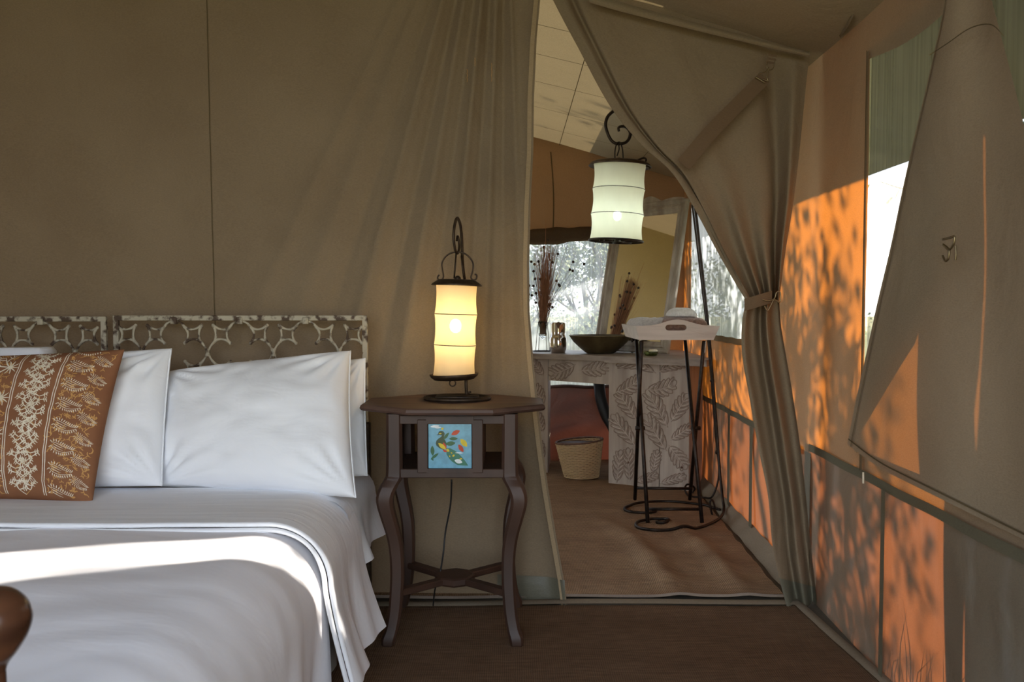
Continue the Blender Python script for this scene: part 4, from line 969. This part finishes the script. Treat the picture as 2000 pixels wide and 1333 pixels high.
obj('handle', MB().tube([P(*curve([(858, 537), (855, 541)] + hd_[1:], i / 110), LY) for i in range(111)], .0026, 7), M['iron_brown'], tl)
for a in ((887, 544, 891, 495), (906, 543, 901, 500)): obj('hanger_rod', MB().tube([P(a[0], a[1], LY), P(a[2], a[3], LY + .01)], .003, 6), M['iron_brown'], tl)
obj('socket_cap', MB().lathe([(.012, -.006), (.010, .006), (.004, .012)], tc_ + Vector((.003, 0, .012)), 12), M['iron_brown'], tl)
obj('top_plate', MB().lathe([(.050, .0), (.046, .007), (.01, .010)], tc_, 30, axis=q_), M['brass'], tl)
rg = P(884, 749, LY); obj('pull_ring', MB().tube([rg + Vector((.0095 * cos(a), 0, .0095 * sin(a))) for a in [2 * pi * k / 24 for k in range(24)]], .0022, 6, True), M['iron_brown'], tl)

HY = 3.55
tc2, bc2 = P(1211, 321, HY), P(1203, 469, HY)
hl = thing('hanging_lantern', 'pale cloth lantern hanging from an iron scroll hook in the doorway', 'lamp', tc2)
q2 = lantern(hl, tc2, bc2, [.110, .109, .110, .110], M['shade_cool'], M['bulb_cool'], .017, (1.0, 1.0, .88), .35, M['iron'], .68)
obj('top_ring', MB().lathe([(.098, .006), (.112, .006), (.124, .000), (.131, -.010), (.127, -.012), (.116, -.004), (.098, -.002), (.098, .006)], tc2, 48, axis=q2), M['iron_brown'], hl)
qq = Vector((0, 0, 1)).rotation_difference(q2)
br_ = MB(); br_.tube([bc2 + qq @ Vector((.112 * cos(a), .112 * sin(a), -.004)) for a in [2 * pi * k / 48 for k in range(48)]], .0045, 8, True)
for k in range(4):
    a0 = k * pi / 2 + .4
    for s in (-1, 1):
        br_.tube([bc2 + qq @ Vector((r * cos(a0 + s * d), r * sin(a0 + s * d), -.006)) for r, d in ((.112, .42), (.088, .40), (.070, .30), (.062, .12), (.075, .0))], .0042, 6)
        br_.tube([bc2 + qq @ Vector((r * cos(a0 + s * d), r * sin(a0 + s * d), -.006)) for r, d in ((.070, .30), (.045, .5), (.03, .79))], .0042, 6)
obj('bottom_grille', br_, M['iron'], hl)
dfm = MB(); dfm.v = [bc2 + qq @ Vector((.107 * cos(2 * pi * k / 40), .107 * sin(2 * pi * k / 40), 0)) for k in range(40)]; dfm.f = [tuple(range(40))]; obj('diffuser', dfm, M['shade_cool'], hl)
hk = [(1207, 272), (1209, 262), (1213, 256), (1220, 252), (1227, 256), (1231, 264), (1229, 273), (1221, 280), (1210, 281), (1199, 278), (1190, 268), (1184, 252), (1183, 240), (1187, 228), (1196, 219), (1206, 213), (1225, 196), (1260, 160), (1290, 118)]
hk = [(1209, 257)] + [(1208, 250), (1214, 247), (1222, 248), (1229, 255), (1231, 262), (1228, 272), (1221, 279), (1209, 281), (1198, 278), (1190, 268), (1184, 252), (1183, 240), (1187, 228), (1196, 219), (1206, 213), (1225, 196), (1260, 160), (1292, 118)]
obj('scroll_hook', MB().tube([P(*curve(hk, i / 120), HY) for i in range(121)], .0068, 8, rf=lambda t: .75 + .25 * min(1, t * 4)), M['iron'], hl)
for a in ([(1201, 312), (1201, 296), (1204, 282), (1208, 277)], [(1217, 312), (1216, 294), (1213, 282), (1209, 277)], [(1205, 305), (1209, 292), (1208, 281)]):
    obj('hanger_rod', MB().tube([P(*curve(a, i / 14), HY - .01) for i in range(15)], .0028, 6), M['iron'], hl)
obj('socket_cap', MB().lathe([(.016, 0), (.014, .016), (.008, .022)], tc2 + Vector((-.006, 0, .004)), 14), M['iron'], hl)
obj('top_clip', MB().tube([P(*curve([(1238, 318), (1248, 312), (1258, 309), (1262, 313), (1258, 322), (1266, 326), (1270, 330)], i / 24), HY - .03) for i in range(25)], .004, 6), M['iron'], hl)

# ================================================================== WASHSTAND
CT = .728
def cx_(px, Y): return Vector((px2x(px, Y), Y, 0))
L0, L1 = cx_(1028, 4.96), cx_(1181, 4.685); R0, R1 = cx_(1179, 4.625), cx_(1381, 4.30)
ws = thing('washstand', 'limewashed wooden corner washstand carved with leaves', 'washstand', (.55, 4.9, 0))
def slab(name, poly, z0, z1, m): obj(name, MB().prism([Vector((p[0], p[1], z0)) for p in poly], (0, 0, z1 - z0)), m, ws, smooth_=False)
slab('counter_board', [L0, L1, cx_(1181, 5.0) , (.66, 5.34), (.0, 5.34)], CT - .031, CT - .001, M['greywood_h'])
slab('counter_board', [R0, R1, (1.045, 4.40), (1.062, 5.34), (.662, 5.34), cx_(1181, 5.02)], CT - .034, CT, M['greywood_h'])
A_, B_, C_ = cx_(1190, 4.69), cx_(1347, 4.455), cx_(1374, 4.66)
def face(name, a, b, z0, z1, th, m):
    d = (b - a).normalized(); n = Vector((d.y, -d.x, 0)); n = -n if n.y > 0 else n
    obj(name, MB().prism([Vector((p.x, p.y, z)) for p, z in ((a, z0), (b, z0), (b, z1), (a, z1))], -n * th), m, ws, smooth_=False); return n
def on_line(a, b, px, off=0.0):
    k = (px - 1000) / F_PX; d = b - a; s = (k * a.y - a.x) / (d.x - k * d.y); p = a + d * s
    n = Vector((d.y, -d.x, 0)).normalized(); n = -n if n.y > 0 else n
    return p + n * off
sp1, sp2 = on_line(A_, B_, 1289), on_line(A_, B_, 1290.6)
face('carved_panel', A_, sp1, .0, CT - .034, .02, M['greywood']); face('carved_panel', sp2, B_, .0, CT - .034, .02, M['greywood'])
obj('cabinet_body', MB().prism([Vector((p[0], p[1], .004)) for p in (A_ + Vector((.01, .03, 0)), B_ + Vector((-.005, .03, 0)), C_, (1.03, 5.2), (.66, 5.2))], (0, 0, CT - .045)), M['greywood'], ws, smooth_=False)
face('side_panel', B_ + Vector((.002, .0, 0)), C_, .0, CT - .034, .015, M['greywood'])
PA, PB = cx_(1022, 5.0), cx_(1070, 4.965)
face('carved_panel', PA, PB, 0, CT - .031, .03, M['greywood']); face('side_panel', PB, cx_(1073, 5.02), 0, CT - .031, .02, M['greywood'])
obj('pedestal_body', MB().prism([Vector((p[0], p[1], .004)) for p in (PA + Vector((0, .03, 0)), PB + Vector((-.005, .03, 0)), (.24, 5.25), (.03, 5.25))], (0, 0, CT - .04)), M['greywood'], ws, smooth_=False)
DA, DB = cx_(1071.5, 4.965), cx_(1191, 4.70)
face('apron', DA, DB, .566, CT - .034, .02, M['greywood'])
def carve(a, b, base, tip, hw_, n=5, bend=0.0):
    """acanthus leaf in raised outline, drawn on a panel between floor points a and b (photo px of the panel)"""
    mb = MB(); mg = MB(); bx_, by_ = base; dx, dy = (tip[0] - bx_) * 1.12, (tip[1] - by_) * 1.12; hw_ *= 1.22; n = min(n, 5); L = sqrt(dx * dx + dy * dy); ux, uy = dx / L, dy / L; nx, ny = -uy, ux
    def W(s, t):
        s2 = s; t2 = t + bend * L * sin(pi * s)
        px, py = bx_ + ux * L * s2 + nx * t2, by_ + uy * L * s2 + ny * t2
        p = on_line(a, b, px, .0006); return Vector((p.x, p.y, zpy(py, p.y)))
    def st(pts, r=.0030): (mb if r > .0035 else mg).tube(smooth([W(*q) for q in pts], (len(pts) - 1) * 3), r, 5, rf=lambda t: .55 + .45 * sin(pi * min(1, t + .15)))
    st([(0, 0), (.3, .3), (.6, 0), (.86, 0)], .0040)
    for i in range(n):
        s0 = .06 + .74 * i / n; w = hw_ * (.62 + .38 * sin(pi * (i + .6) / n)); ln = .30
        for sg in (-1, 1):
            e = (s0 + ln * .9, sg * w); st([(s0, sg * .4), (s0 + ln * .25, sg * w * .55), e, (s0 + ln * .95, sg * w * .62), (s0 + ln * .62, sg * w * .25), (s0 + .1, sg * .8)])
            st([(s0 + .06, sg * .8), (s0 + ln * .45, sg * w * .45), (s0 + ln * .78, sg * w * .78)], .0042)
    st([(.78, -hw_ * .3), (.93, -hw_ * .34), (1.0, 0), (.93, hw_ * .34), (.78, hw_ * .3)])
    obj('carved_leaf', mb, M['carved'], ws, kind='stuff'); obj('carved_outline', mg, M['groove'], ws, kind='stuff')
for q in (((1245, 823), (1210, 770), 13), ((1306, 837), (1268, 770), 14), ((1312, 826), (1342, 776), 13), ((1243, 874), (1200, 818), 13), ((1304, 884), (1262, 818), 14), ((1312, 862), (1350, 836), 10),
          ((1308, 872), (1340, 914), 13), ((1206, 946), (1213, 888), 11), ((1232, 944), (1228, 884), 11), ((1277, 927), (1285, 886), 9), ((1243, 944), (1284, 932), 8), ((1292, 948), (1338, 934), 8),
          ((1202, 768), (1245, 742), 13, 5, .1), ((1263, 762), (1316, 748), 14, 5, .12), ((1282, 730), (1212, 716), 9, 5, .12), ((1288, 728), (1335, 714), 9, 5, -.1)):
    carve(A_, B_, *q)
carve(DA, DB, (1124, 713), (1076, 729), 14, 6, -.08); carve(DA, DB, (1133, 725), (1186, 714), 13, 6, .06)
for q in (((1062, 735), (1040, 706), 8), ((1063, 792), (1044, 756), 11), ((1062, 846), (1046, 808), 10), ((1062, 900), (1048, 862), 10)): carve(PA, PB, *q)
for px_, py_ in ((1229, 906), (1334, 916)):
    p = on_line(A_, B_, px_, .001); p.z = zpy(py_, p.y); obj('knot', MB().ball(p, .007, 8, 4), M['wicker_dark'], ws)

# mirror leaning in the corner
m0, m1, up = Vector((.515, 5.20, CT + .002)), Vector((.895, 4.80, CT + .002)), Vector((.14, .15, .885))
ml = thing('framed_mirror', 'tall mirror in a weathered grey moulded frame leaning on the washstand', 'mirror', m0.lerp(m1, .5))
ex = (m1 - m0).normalized(); W_ = (m1 - m0).length; ey = (up - ex * up.dot(ex)); H_ = ey.length; ey = up.normalized(); H_ = up.length; en = ex.cross(ey).normalized()
if en.y > 0: en = -en
def mp(a, b, c=0): return m0 + ex * a + ey * b + en * c
FWd = .068
obj('glass', MB().prism([mp(FWd - .01, FWd - .01), mp(W_ - FWd + .01, FWd - .01), mp(W_ - FWd + .01, H_ - FWd + .01), mp(FWd - .01, H_ - FWd + .01)], en * .004), M['mirror'], ml, smooth_=False)
prof = [(0, .0), (0, .020), (.006, .026), (.014, .026), (.017, .019), (.030, .022), (.034, .030), (.044, .030), (.048, .018), (.056, .016), (.060, .010), (FWd, .008), (FWd, 0)]
def rail(name, c0, c1, d0, d1):
    """mitred moulding from outer corner c0 to c1; d0/d1 inward directions"""
    mb = MB()
    for c, d in ((c0, d0), (c1, d1)):
        for w, h in prof: mb.v.append(mp(c[0] + d[0] * w, c[1] + d[1] * w, h))
    k = len(prof)
    for i in range(k - 1): mb.f.append((i, i + 1, k + i + 1, k + i))
    obj(name, mb, M['mirrorframe'], ml, smooth_=False)
rail('bottom_rail', (0, 0), (W_, 0), (1, 1), (-1, 1)); rail('stile', (W_, 0), (W_, H_), (-1, 1), (-1, -1))
rail('top_rail', (W_, H_), (0, H_), (-1, -1), (1, -1)); rail('stile', (0, H_), (0, 0), (1, -1), (1, 1))
cr = [(-.012, 0)] + [(W_ * t, .012 + .022 * abs(sin(t * pi * 3)) ** .6 + .022 * math.exp(-((t - .5) / .12) ** 2)) for t in [i / 40 for i in range(41)]] + [(W_ + .012, 0)]
obj('crest', MB().prism([mp(a, H_ + b - .008, .001) for a, b in cr], en * .024), M['mirrorframe'], ml, smooth_=False)
obj('cornice', MB().tube([mp(-.012, H_ + .002, .022), mp(W_ + .012, H_ + .002, .022)], .010, 8), M['mirrorframe'], ml)

# basin, jug, vase, soap
bc3 = Vector((px2x(1172, 4.95), 4.93, CT))
bs = MB().lathe([(.078, .001), (.088, .006), (.125, .036), (.158, .068), (.180, .100), (.186, .106), (.182, .107), (.150, .070), (.11, .035), (.06, .014), (1e-6, .012)], bc3, 56, sy=.78)
single('wash_basin', bs, M['bronze'], 'wide bronze wash basin standing on the washstand', 'basin', bc3)
jc = Vector((px2x(1090, 5.0), 5.0, CT)); jg = thing('jug', 'polished steel jug with a spout beside the bronze basin', 'jug', jc)
obj('body', MB().lathe([(.040, 0), (.044, .003), (.046, .012), (.050, .022), (.0515, .05), (.051, .085), (.046, .098), (.042, .106), (.043, .125), (.044, .170), (.0445, .178), (.042, .178), (.040, .12), (.045, .09), (.045, .02), (1e-6, .01)], jc, 40), M['steel'], jg)
sp_ = MB(); sp_.v = [jc + Vector(q) for q in ((-.018, -.040, .176), (.018, -.040, .176), (0, -.060, .184), (0, -.041, .135))]; sp_.f = [(0, 2, 3), (2, 1, 3)]
obj('spout', sp_, M['steel'], jg)
obj('neck_ring', MB().tube([jc + Vector((.0435 * cos(a), .0435 * sin(a), .106)) for a in [2 * pi * k / 36 for k in range(36)]], .002, 5, True), M['steel'], jg)
vc = Vector((px2x(1060, 5.1), 5.1, CT)); vs = thing('bud_vase', 'slim glass vase held in a wire stand left of the jug', 'vase', vc)
obj('glass_tube', MB().lathe([(.006, .075), (.012, .085), (.024, .098), (.026, .12), (.0265, .182), (.0275, .186), (.0245, .186), (.024, .12), (.02, .1), (1e-6, .094)], vc, 24), M['glass'], vs)
wst = MB(); wst.tube([vc + Vector((.058 * cos(a), .045 * sin(a), .004)) for a in [2 * pi * k / 30 for k in range(30)]], .003, 6, True)
wst.tube([vc + Vector((.031 * cos(a), .031 * sin(a), .178)) for a in [2 * pi * k / 24 for k in range(24)]], .002, 5, True)
for k in range(4):
    a = k * pi / 2 + .5; wst.tube([vc + Vector((.050 * cos(a), .040 * sin(a), .004)), vc + Vector((.031 * cos(a), .031 * sin(a), .178))], .0018, 5)
obj('wire_stand', wst, M['iron'], vs)
dg = thing('dried_flowers', 'spray of reddish dried grass with dark round seed heads in the vase', 'dried flowers', vc + Vector((0, 0, .1)))
rg_ = random.Random(9); gs = MB()
for i in range(420):
    py = 440 + 190 * rg_.random() ** .75 if i > 25 else rg_.uniform(470, 540); py = max(480 if i else 430, min(600, py - 30))
    px = 1067 + rg_.gauss(0, 1) * 15 * (.35 + .65 * (620 - py) / 150) + (2 if i else 2); e = P(px, py, 5.1 + rg_.gauss(0, .03)); b = vc + Vector((rg_.uniform(-.016, .016), rg_.uniform(-.016, .016), .105))
    m = b.lerp(e, .45) + Vector((rg_.gauss(0, .004), 0, 0)); m.x = lerp(b.x, e.x, .30)
    gs.tube([b, m, e], .0013, 3, rf=lambda t: 1 - .6 * t)
gs.tube([vc + Vector((0, 0, .1)), P(1065, 520, 5.08), P(1066, 430, 5.06)], .0013, 4)
obj('dry_stems', gs, M['stalk'], dg, kind='stuff')
hs = [(247, 213), (357, 265), (207, 323), (150, 325), (175, 345), (315, 330), (477, 327), (562, 343), (452, 388), (473, 397), (168, 400), (348, 475), (365, 505), (372, 515), (220, 460), (180, 460), (133, 512), (167, 515), (155, 588), (185, 570), (130, 580), (185, 645), (295, 665), (315, 680), (280, 155), (190, 572), (300, 655)]
th_ = MB()
for i, (a, b) in enumerate(hs):
    px, py = 1000 + a / 3.992, 430 + b / 3.992; Y = 5.1 + rg_.uniform(-.05, .05); e = P(px, py, Y); b0_ = vc + Vector((rg_.uniform(-.012, .012), 0, .12))
    obj('seed_head', MB().ball(e, .0085, 8, 5), M['seed'], dg); m = b0_.lerp(e, .5); m.x = lerp(b0_.x, e.x, .34)
    th_.tube([b0_, m, e], .0009, 3)
obj('thin_stems', th_, M['seed'], dg, kind='stuff')
sc_ = Vector((px2x(1273, 4.64), 4.66, CT)); sd2 = single('soap_dish', MB().lathe([(.022, 0), (.032, .003), (.040, .018), (.041, .026), (.038, .026), (.030, .010), (1e-6, .007)], sc_, 28), M['glass_green'], 'dark green glass soap dish under the tray stand edge on the washstand', 'dish', sc_)
sb2 = MB().box(sc_ + Vector((.012, 0, .028)), (.045, .03, .016), .5, .005); single('soap', sb2, M['soap'], 'cream and yellow soap bar lying in the green dish', 'soap', sc_ + Vector((.012, 0, .028)))
gc = Vector((px2x(1253, 4.68), 4.72, CT)); bt = thing('glass_bottle', 'small olive green glass bottle beside the soap dish', 'bottle', gc)
obj('body', MB().lathe([(.016, 0), (.018, .003), (.018, .045), (.010, .060), (.008, .075), (.010, .078), (.007, .078)], gc, 20), M['glass_green'], bt)
obj('stopper', MB().lathe([(.006, .076), (.007, .086), (.004, .092), (1e-6, .093)], gc, 12), M['print_white'], bt)
tp_ = Vector((px2x(1235, 5.0), 5.0, CT)); single('tap', MB().tube(smooth([tp_, tp_ + Vector((0, 0, .10)), tp_ + Vector((-.01, -.01, .135)), tp_ + Vector((-.05, -.02, .14)), tp_ + Vector((-.065, -.02, .12))]), .007, 8), M['iron'], 'thin dark tap pipe at the right rim of the basin', 'tap', tp_)
single('drain_hose', MB().tube(smooth([P(1168, 722, 5.15), P(1170, 752, 5.13), P(1174, 782, 5.1), P(1184, 812, 5.08), P(1200, 842, 5.05), P(1215, 900, 5.05)]), .034, 12), M['rubber'], 'thick black hose curving down under the washstand', 'hose', P(1170, 752, 5.13))

# wicker basket
kc = Vector((px2x(1134, 4.80), 4.82, .022)); bk = thing('waste_basket', 'woven pale wicker waste basket under the washstand', 'basket', kc)
HB, RT, RB_ = .205, .132, .094
def bpt(a, t, dr=0): r = lerp(RB_, RT, t ** .9) + dr; return kc + Vector((r * cos(a) + .014 * (1 - t) - .004, r * .82 * sin(a), HB * t + .012 * t * cos(a)))
wv = MB()
for k in range(21):
    t = (k + .5) / 21; wv.tube([bpt(a, t, .0036 * sin(a * 18 + k * pi) + .001 * nz(a * 2, k)) for a in [2 * pi * i / 108 for i in range(108)]], .0045, 4, True)
obj('weave', wv, M['wicker'], bk, kind='stuff')
sk = MB()
for k in range(36): sk.tube([bpt(2 * pi * k / 36, t) for t in (0, .33, .66, 1)], .0026, 4)
obj('stakes', sk, M['wicker'], bk, kind='stuff')
obj('rim', MB().tube([bpt(a, 1.02, .003 * sin(a * 30)) for a in [2 * pi * i / 120 for i in range(120)]], .0058, 6, True), M['wicker_dark'], bk)
obj('base', MB().lathe([(RB_ - .004, 0), (RB_ - .004, .006)], kc + Vector((.010, 0, 0)), 30, sy=.82), M['wicker'], bk)
obj('gap_shade', MB().lathe([(RB_ - .005, .008), (RT - .006, HB - .01)], kc + Vector((0, 0, 0)), 40, sy=.82), M['wicker_dark'], bk)  # dark sleeve standing in for shade between the weavers

# ================================================================== TRAY STAND
TY0, TY1, TZ = 3.78, 4.25, .851
tsd = thing('tray_stand', 'black iron folding stand with crossed legs under the wooden tray', 'tray stand', (.73, 4.0, 0))
def seg3(a, b): return P(*a), P(*b)
for nm_, a, b in (('leg', (1253, 667, 3.83), (1240, 991, 4.22)), ('leg', (1243, 664, 4.19), (1265, 1038, 3.76)), ('leg', (1338, 664, 4.19), (1371, 1038, 3.76)), ('leg', (1375, 667, 3.83), (1347, 989, 4.22))):
    p, q = seg3(a, b); q.z = max(q.z, .03); obj(nm_, MB().tube([p, q], .0092, 8), M['iron'], tsd)
for a, b in (((1244, 954, 4.17), (1351, 955, 4.17)), ((1264, 995, 3.81), (1371, 995, 3.81))):
    p, q = seg3(a, b); obj('cross_bar', MB().tube([p, q], .0075, 8), M['iron'], tsd)
for a in ((1250, 837, 4.0), (1359, 837, 4.0)):
    c = P(*a); obj('pivot', MB().tube([c - Vector((.022, 0, 0)), c + Vector((.022, 0, 0))], .010, 8), M['iron'], tsd)
ty = thing('serving_tray', 'whitewashed wooden butler tray with an oval hand hole on the iron stand', 'tray', (.74, 4.0, TZ))
xa, xb, xc, xd = px2x(1241, TY0), px2x(1405, TY0), px2x(1249, TY0), px2x(1394, TY0)
def endboard(Y, lean):
    zt = lambda t: TZ + .062 + .030 * math.exp(-((t - .5) / .22) ** 2)
    outer = [Vector((xc, Y, TZ)), Vector((xd, Y, TZ))] + [Vector((lerp(xb, xa, i / 30), Y + lean, zt(i / 30))) for i in range(31)]
    hx0, hx1, hz0, hz1 = px2x(1299, TY0), px2x(1341, TY0), zpy(646.5, TY0), zpy(635, TY0); r = (hz1 - hz0) / 2; zc_ = (hz0 + hz1) / 2
    hole = [Vector((hx1 - r + r * cos(a), Y + lean * .5, zc_ + r * sin(a))) for a in [lerp(-pi / 2, pi / 2, k / 6) for k in range(7)]] + [Vector((hx0 + r - r * cos(a), Y + lean * .5, zc_ + r * sin(a))) for a in [lerp(pi / 2, -pi / 2, k / 6) for k in range(7)]]
    # two rings stitched: resample both
    mb = MB(); n = 64
    def res(poly):
        L = [0]
        for i in range(len(poly)): L.append(L[-1] + (poly[(i + 1) % len(poly)] - poly[i]).length)
        return L
    c = Vector(((hx0 + hx1) / 2, 0, zc_))
    def hit(poly, a):
        best = None; d = Vector((cos(a), 0, sin(a)))
        for i in range(len(poly)):
            p, q = poly[i], poly[(i + 1) % len(poly)]; e = q - p; den = d.x * e.z - d.z * e.x
            if abs(den) < 1e-12: continue
            t = ((p.x - c.x) * e.z - (p.z - c.z) * e.x) / den; s = ((p.x - c.x) * d.z - (p.z - c.z) * d.x) / den
            if t > 0 and -1e-6 <= s <= 1 + 1e-6 and (best is None or t > best[0]): best = (t, p + e * max(0, min(1, s)))
        return best[1]
    angs = sorted([2 * pi * k / n for k in range(n)] + [atan2(p.z - c.z, p.x - c.x) % (2 * pi) for p in (outer[0], outer[1], outer[2], outer[-1])]); m = len(angs)
    for th in (0, .014):
        for a in angs: mb.v.append(hit(outer, a) + Vector((0, th, 0)))
        for a in angs: mb.v.append(hit(hole, a) + Vector((0, th, 0)))
    for k in range(m):
        j = (k + 1) % m
        mb.f += [(k, m + k, m + j, j), (2*m + k, 2*m + j, 3*m + j, 3*m + k), (k, j, 2*m + j, 2*m + k), (m + k, 3*m + k, 3*m + j, m + j)]
    obj('end_board', mb, M['tray'], ty, smooth_=False)
endboard(TY0, -.012); endboard(TY1 - .014, .012)
for x0_, x1_, s in ((xa, xc, 1), (xb, xd, -1)):
    obj('side_board', MB().prism([Vector((x1_, TY0 + .004, TZ)), Vector((x1_, TY1 - .004, TZ)), Vector((x0_, TY1 + .006, TZ + .062)), Vector((x0_, TY0 - .006, TZ + .062))], (.012 * s, 0, 0)), M['tray'], ty, smooth_=False)
obj('tray_bottom', MB().box(((xc + xd) / 2, (TY0 + TY1) / 2, TZ + .006), (xd - xc, TY1 - TY0 - .01, .010)), M['tray'], ty, smooth_=False)
def towel(name, label, c, d, m, seed, rz=0.0):
    mb = MB()
    def f(u, v, s):
        x, y = (2 * u - 1), (2 * v - 1); e = (max(0, 1 - abs(x) ** 6) * max(0, 1 - abs(y) ** 6)) ** .4
        p = Vector((x * d[0] / 2, y * d[1] / 2, s * d[2] / 2 * e + .004 * nz(x * 3 + seed, y * 3) * (s > 0)))
        return Vector(c) + Vector((p.x * cos(rz) - p.y * sin(rz), p.x * sin(rz) + p.y * cos(rz), p.z))
    mb.grid(30, 30, lambda u, v: f(u, v, 1)); mb.grid(30, 30, lambda u, v: f(1 - u, v, -1)); mb.weld = 1; single(name, mb, m, label, 'towel', c, 'towels on the tray')
towel('folded_towel', 'grey folded towel at the left end of the tray', (px2x(1268, 4.0), 4.0, TZ + .052), (.16, .30, .090), M['towel_grey'], 1, .1)
towel('folded_towel', 'dark brown folded towel filling the right of the tray', (px2x(1327, 4.0) , 4.0, TZ + .055), (.215, .34, .094), M['towel_brown'], 5, -.05)
rc = Vector((px2x(1330, 4.0), 3.88, TZ + .106)); rt = MB()
def rollt(u, v): a = 2 * pi * u; r = .046 + .002 * nz(cos(a) * 2, sin(a) * 2, v * 4); return rc + Vector((r * 1.12 * cos(a), v * .24, max(-.002, r * .92 * sin(a) - .004)))
rt.grid(40, 24, rollt); rt.f.append(tuple(range(39, -1, -1)))
single('rolled_towel', rt, M['towel_white'], 'pale rolled towel lying on top of the brown towel', 'towel', rc, 'towels on the tray')

# wrought iron scroll stand behind the tray stand
st2 = thing('scroll_stand', 'tall thin wrought iron stand with scroll loops on the floor behind the tray legs', 'iron stand', (1.0, 4.1, 0))
def flr(pts, z=.026): return [PZ(x, y, z) for x, y in pts]
def lift(pts):
    for p in pts:
        if p.z < .06: p.z = max(p.z, rear_z(p.x, p.y) + .007)
    return pts
fl1 = flr([(1281.5, 1021), (1295.5, 1023), (1306, 1020), (1302, 1016), (1285.6, 1014), (1266, 1015), (1246, 1020), (1242, 1027), (1251, 1033), (1272, 1037.6), (1304, 1037.6), (1337, 1036), (1370, 1030), (1394.6, 1020), (1408, 1010)])
e1 = [P(1414, 996, 3.98), P(1411, 970, 4.03), P(1406, 922, 4.08), P(1400, 840, 4.12), P(1386, 666, 4.13), P(1374, 550, 4.13), P(1362, 440, 4.13), P(1357, 400, 4.13)]
obj('front_loop', MB().tube(lift(smooth(fl1 + e1, 220)), .0068, 7), M['iron'], st2)
fl2 = flr([(1282, 996), (1279, 1000), (1259, 1002), (1233, 1000), (1219.6, 995.5), (1228, 989), (1246, 983), (1279, 980), (1312, 980), (1345, 983), (1378, 988), (1406, 996)])
obj('back_loop', MB().tube(lift(smooth(fl2, 120)), .0066, 7), M['iron'], st2)
fl3 = [(1352.5, 963), (1356.6, 955), (1351.7, 949), (1341.8, 947), (1337.6, 955.6), (1342.6, 967), (1352.5, 975), (1364, 981), (1376, 982), (1389.6, 972), (1399.5, 951), (1404.5, 922.5), (1401, 881), (1397, 840), (1383, 666), (1370, 550), (1357, 440), (1352, 400)]
fl3p = [P(x, y, 4.24 if i > 8 else 4.34 - .01 * i) for i, (x, y) in enumerate(fl3)]
for q in fl3p: q.z = max(q.z, .03)
obj('rear_scroll', MB().tube(lift(smooth(fl3p, 160)), .0050, 7), M['iron'], st2)
obj('side_scroll', MB().tube(smooth([P(x, y, 3.98) for x, y in [(1397, 995), (1393, 980), (1389, 977), (1387, 984), (1389.6, 1001), (1394.6, 1012), (1403, 1014)]], 50), .0048, 7), M['iron'], st2)
for y_ in (744, 884): obj('collar', MB().ball(P(1391 if y_ < 800 else 1401, y_, 4.14), .012, 8, 5), M['iron'], st2)
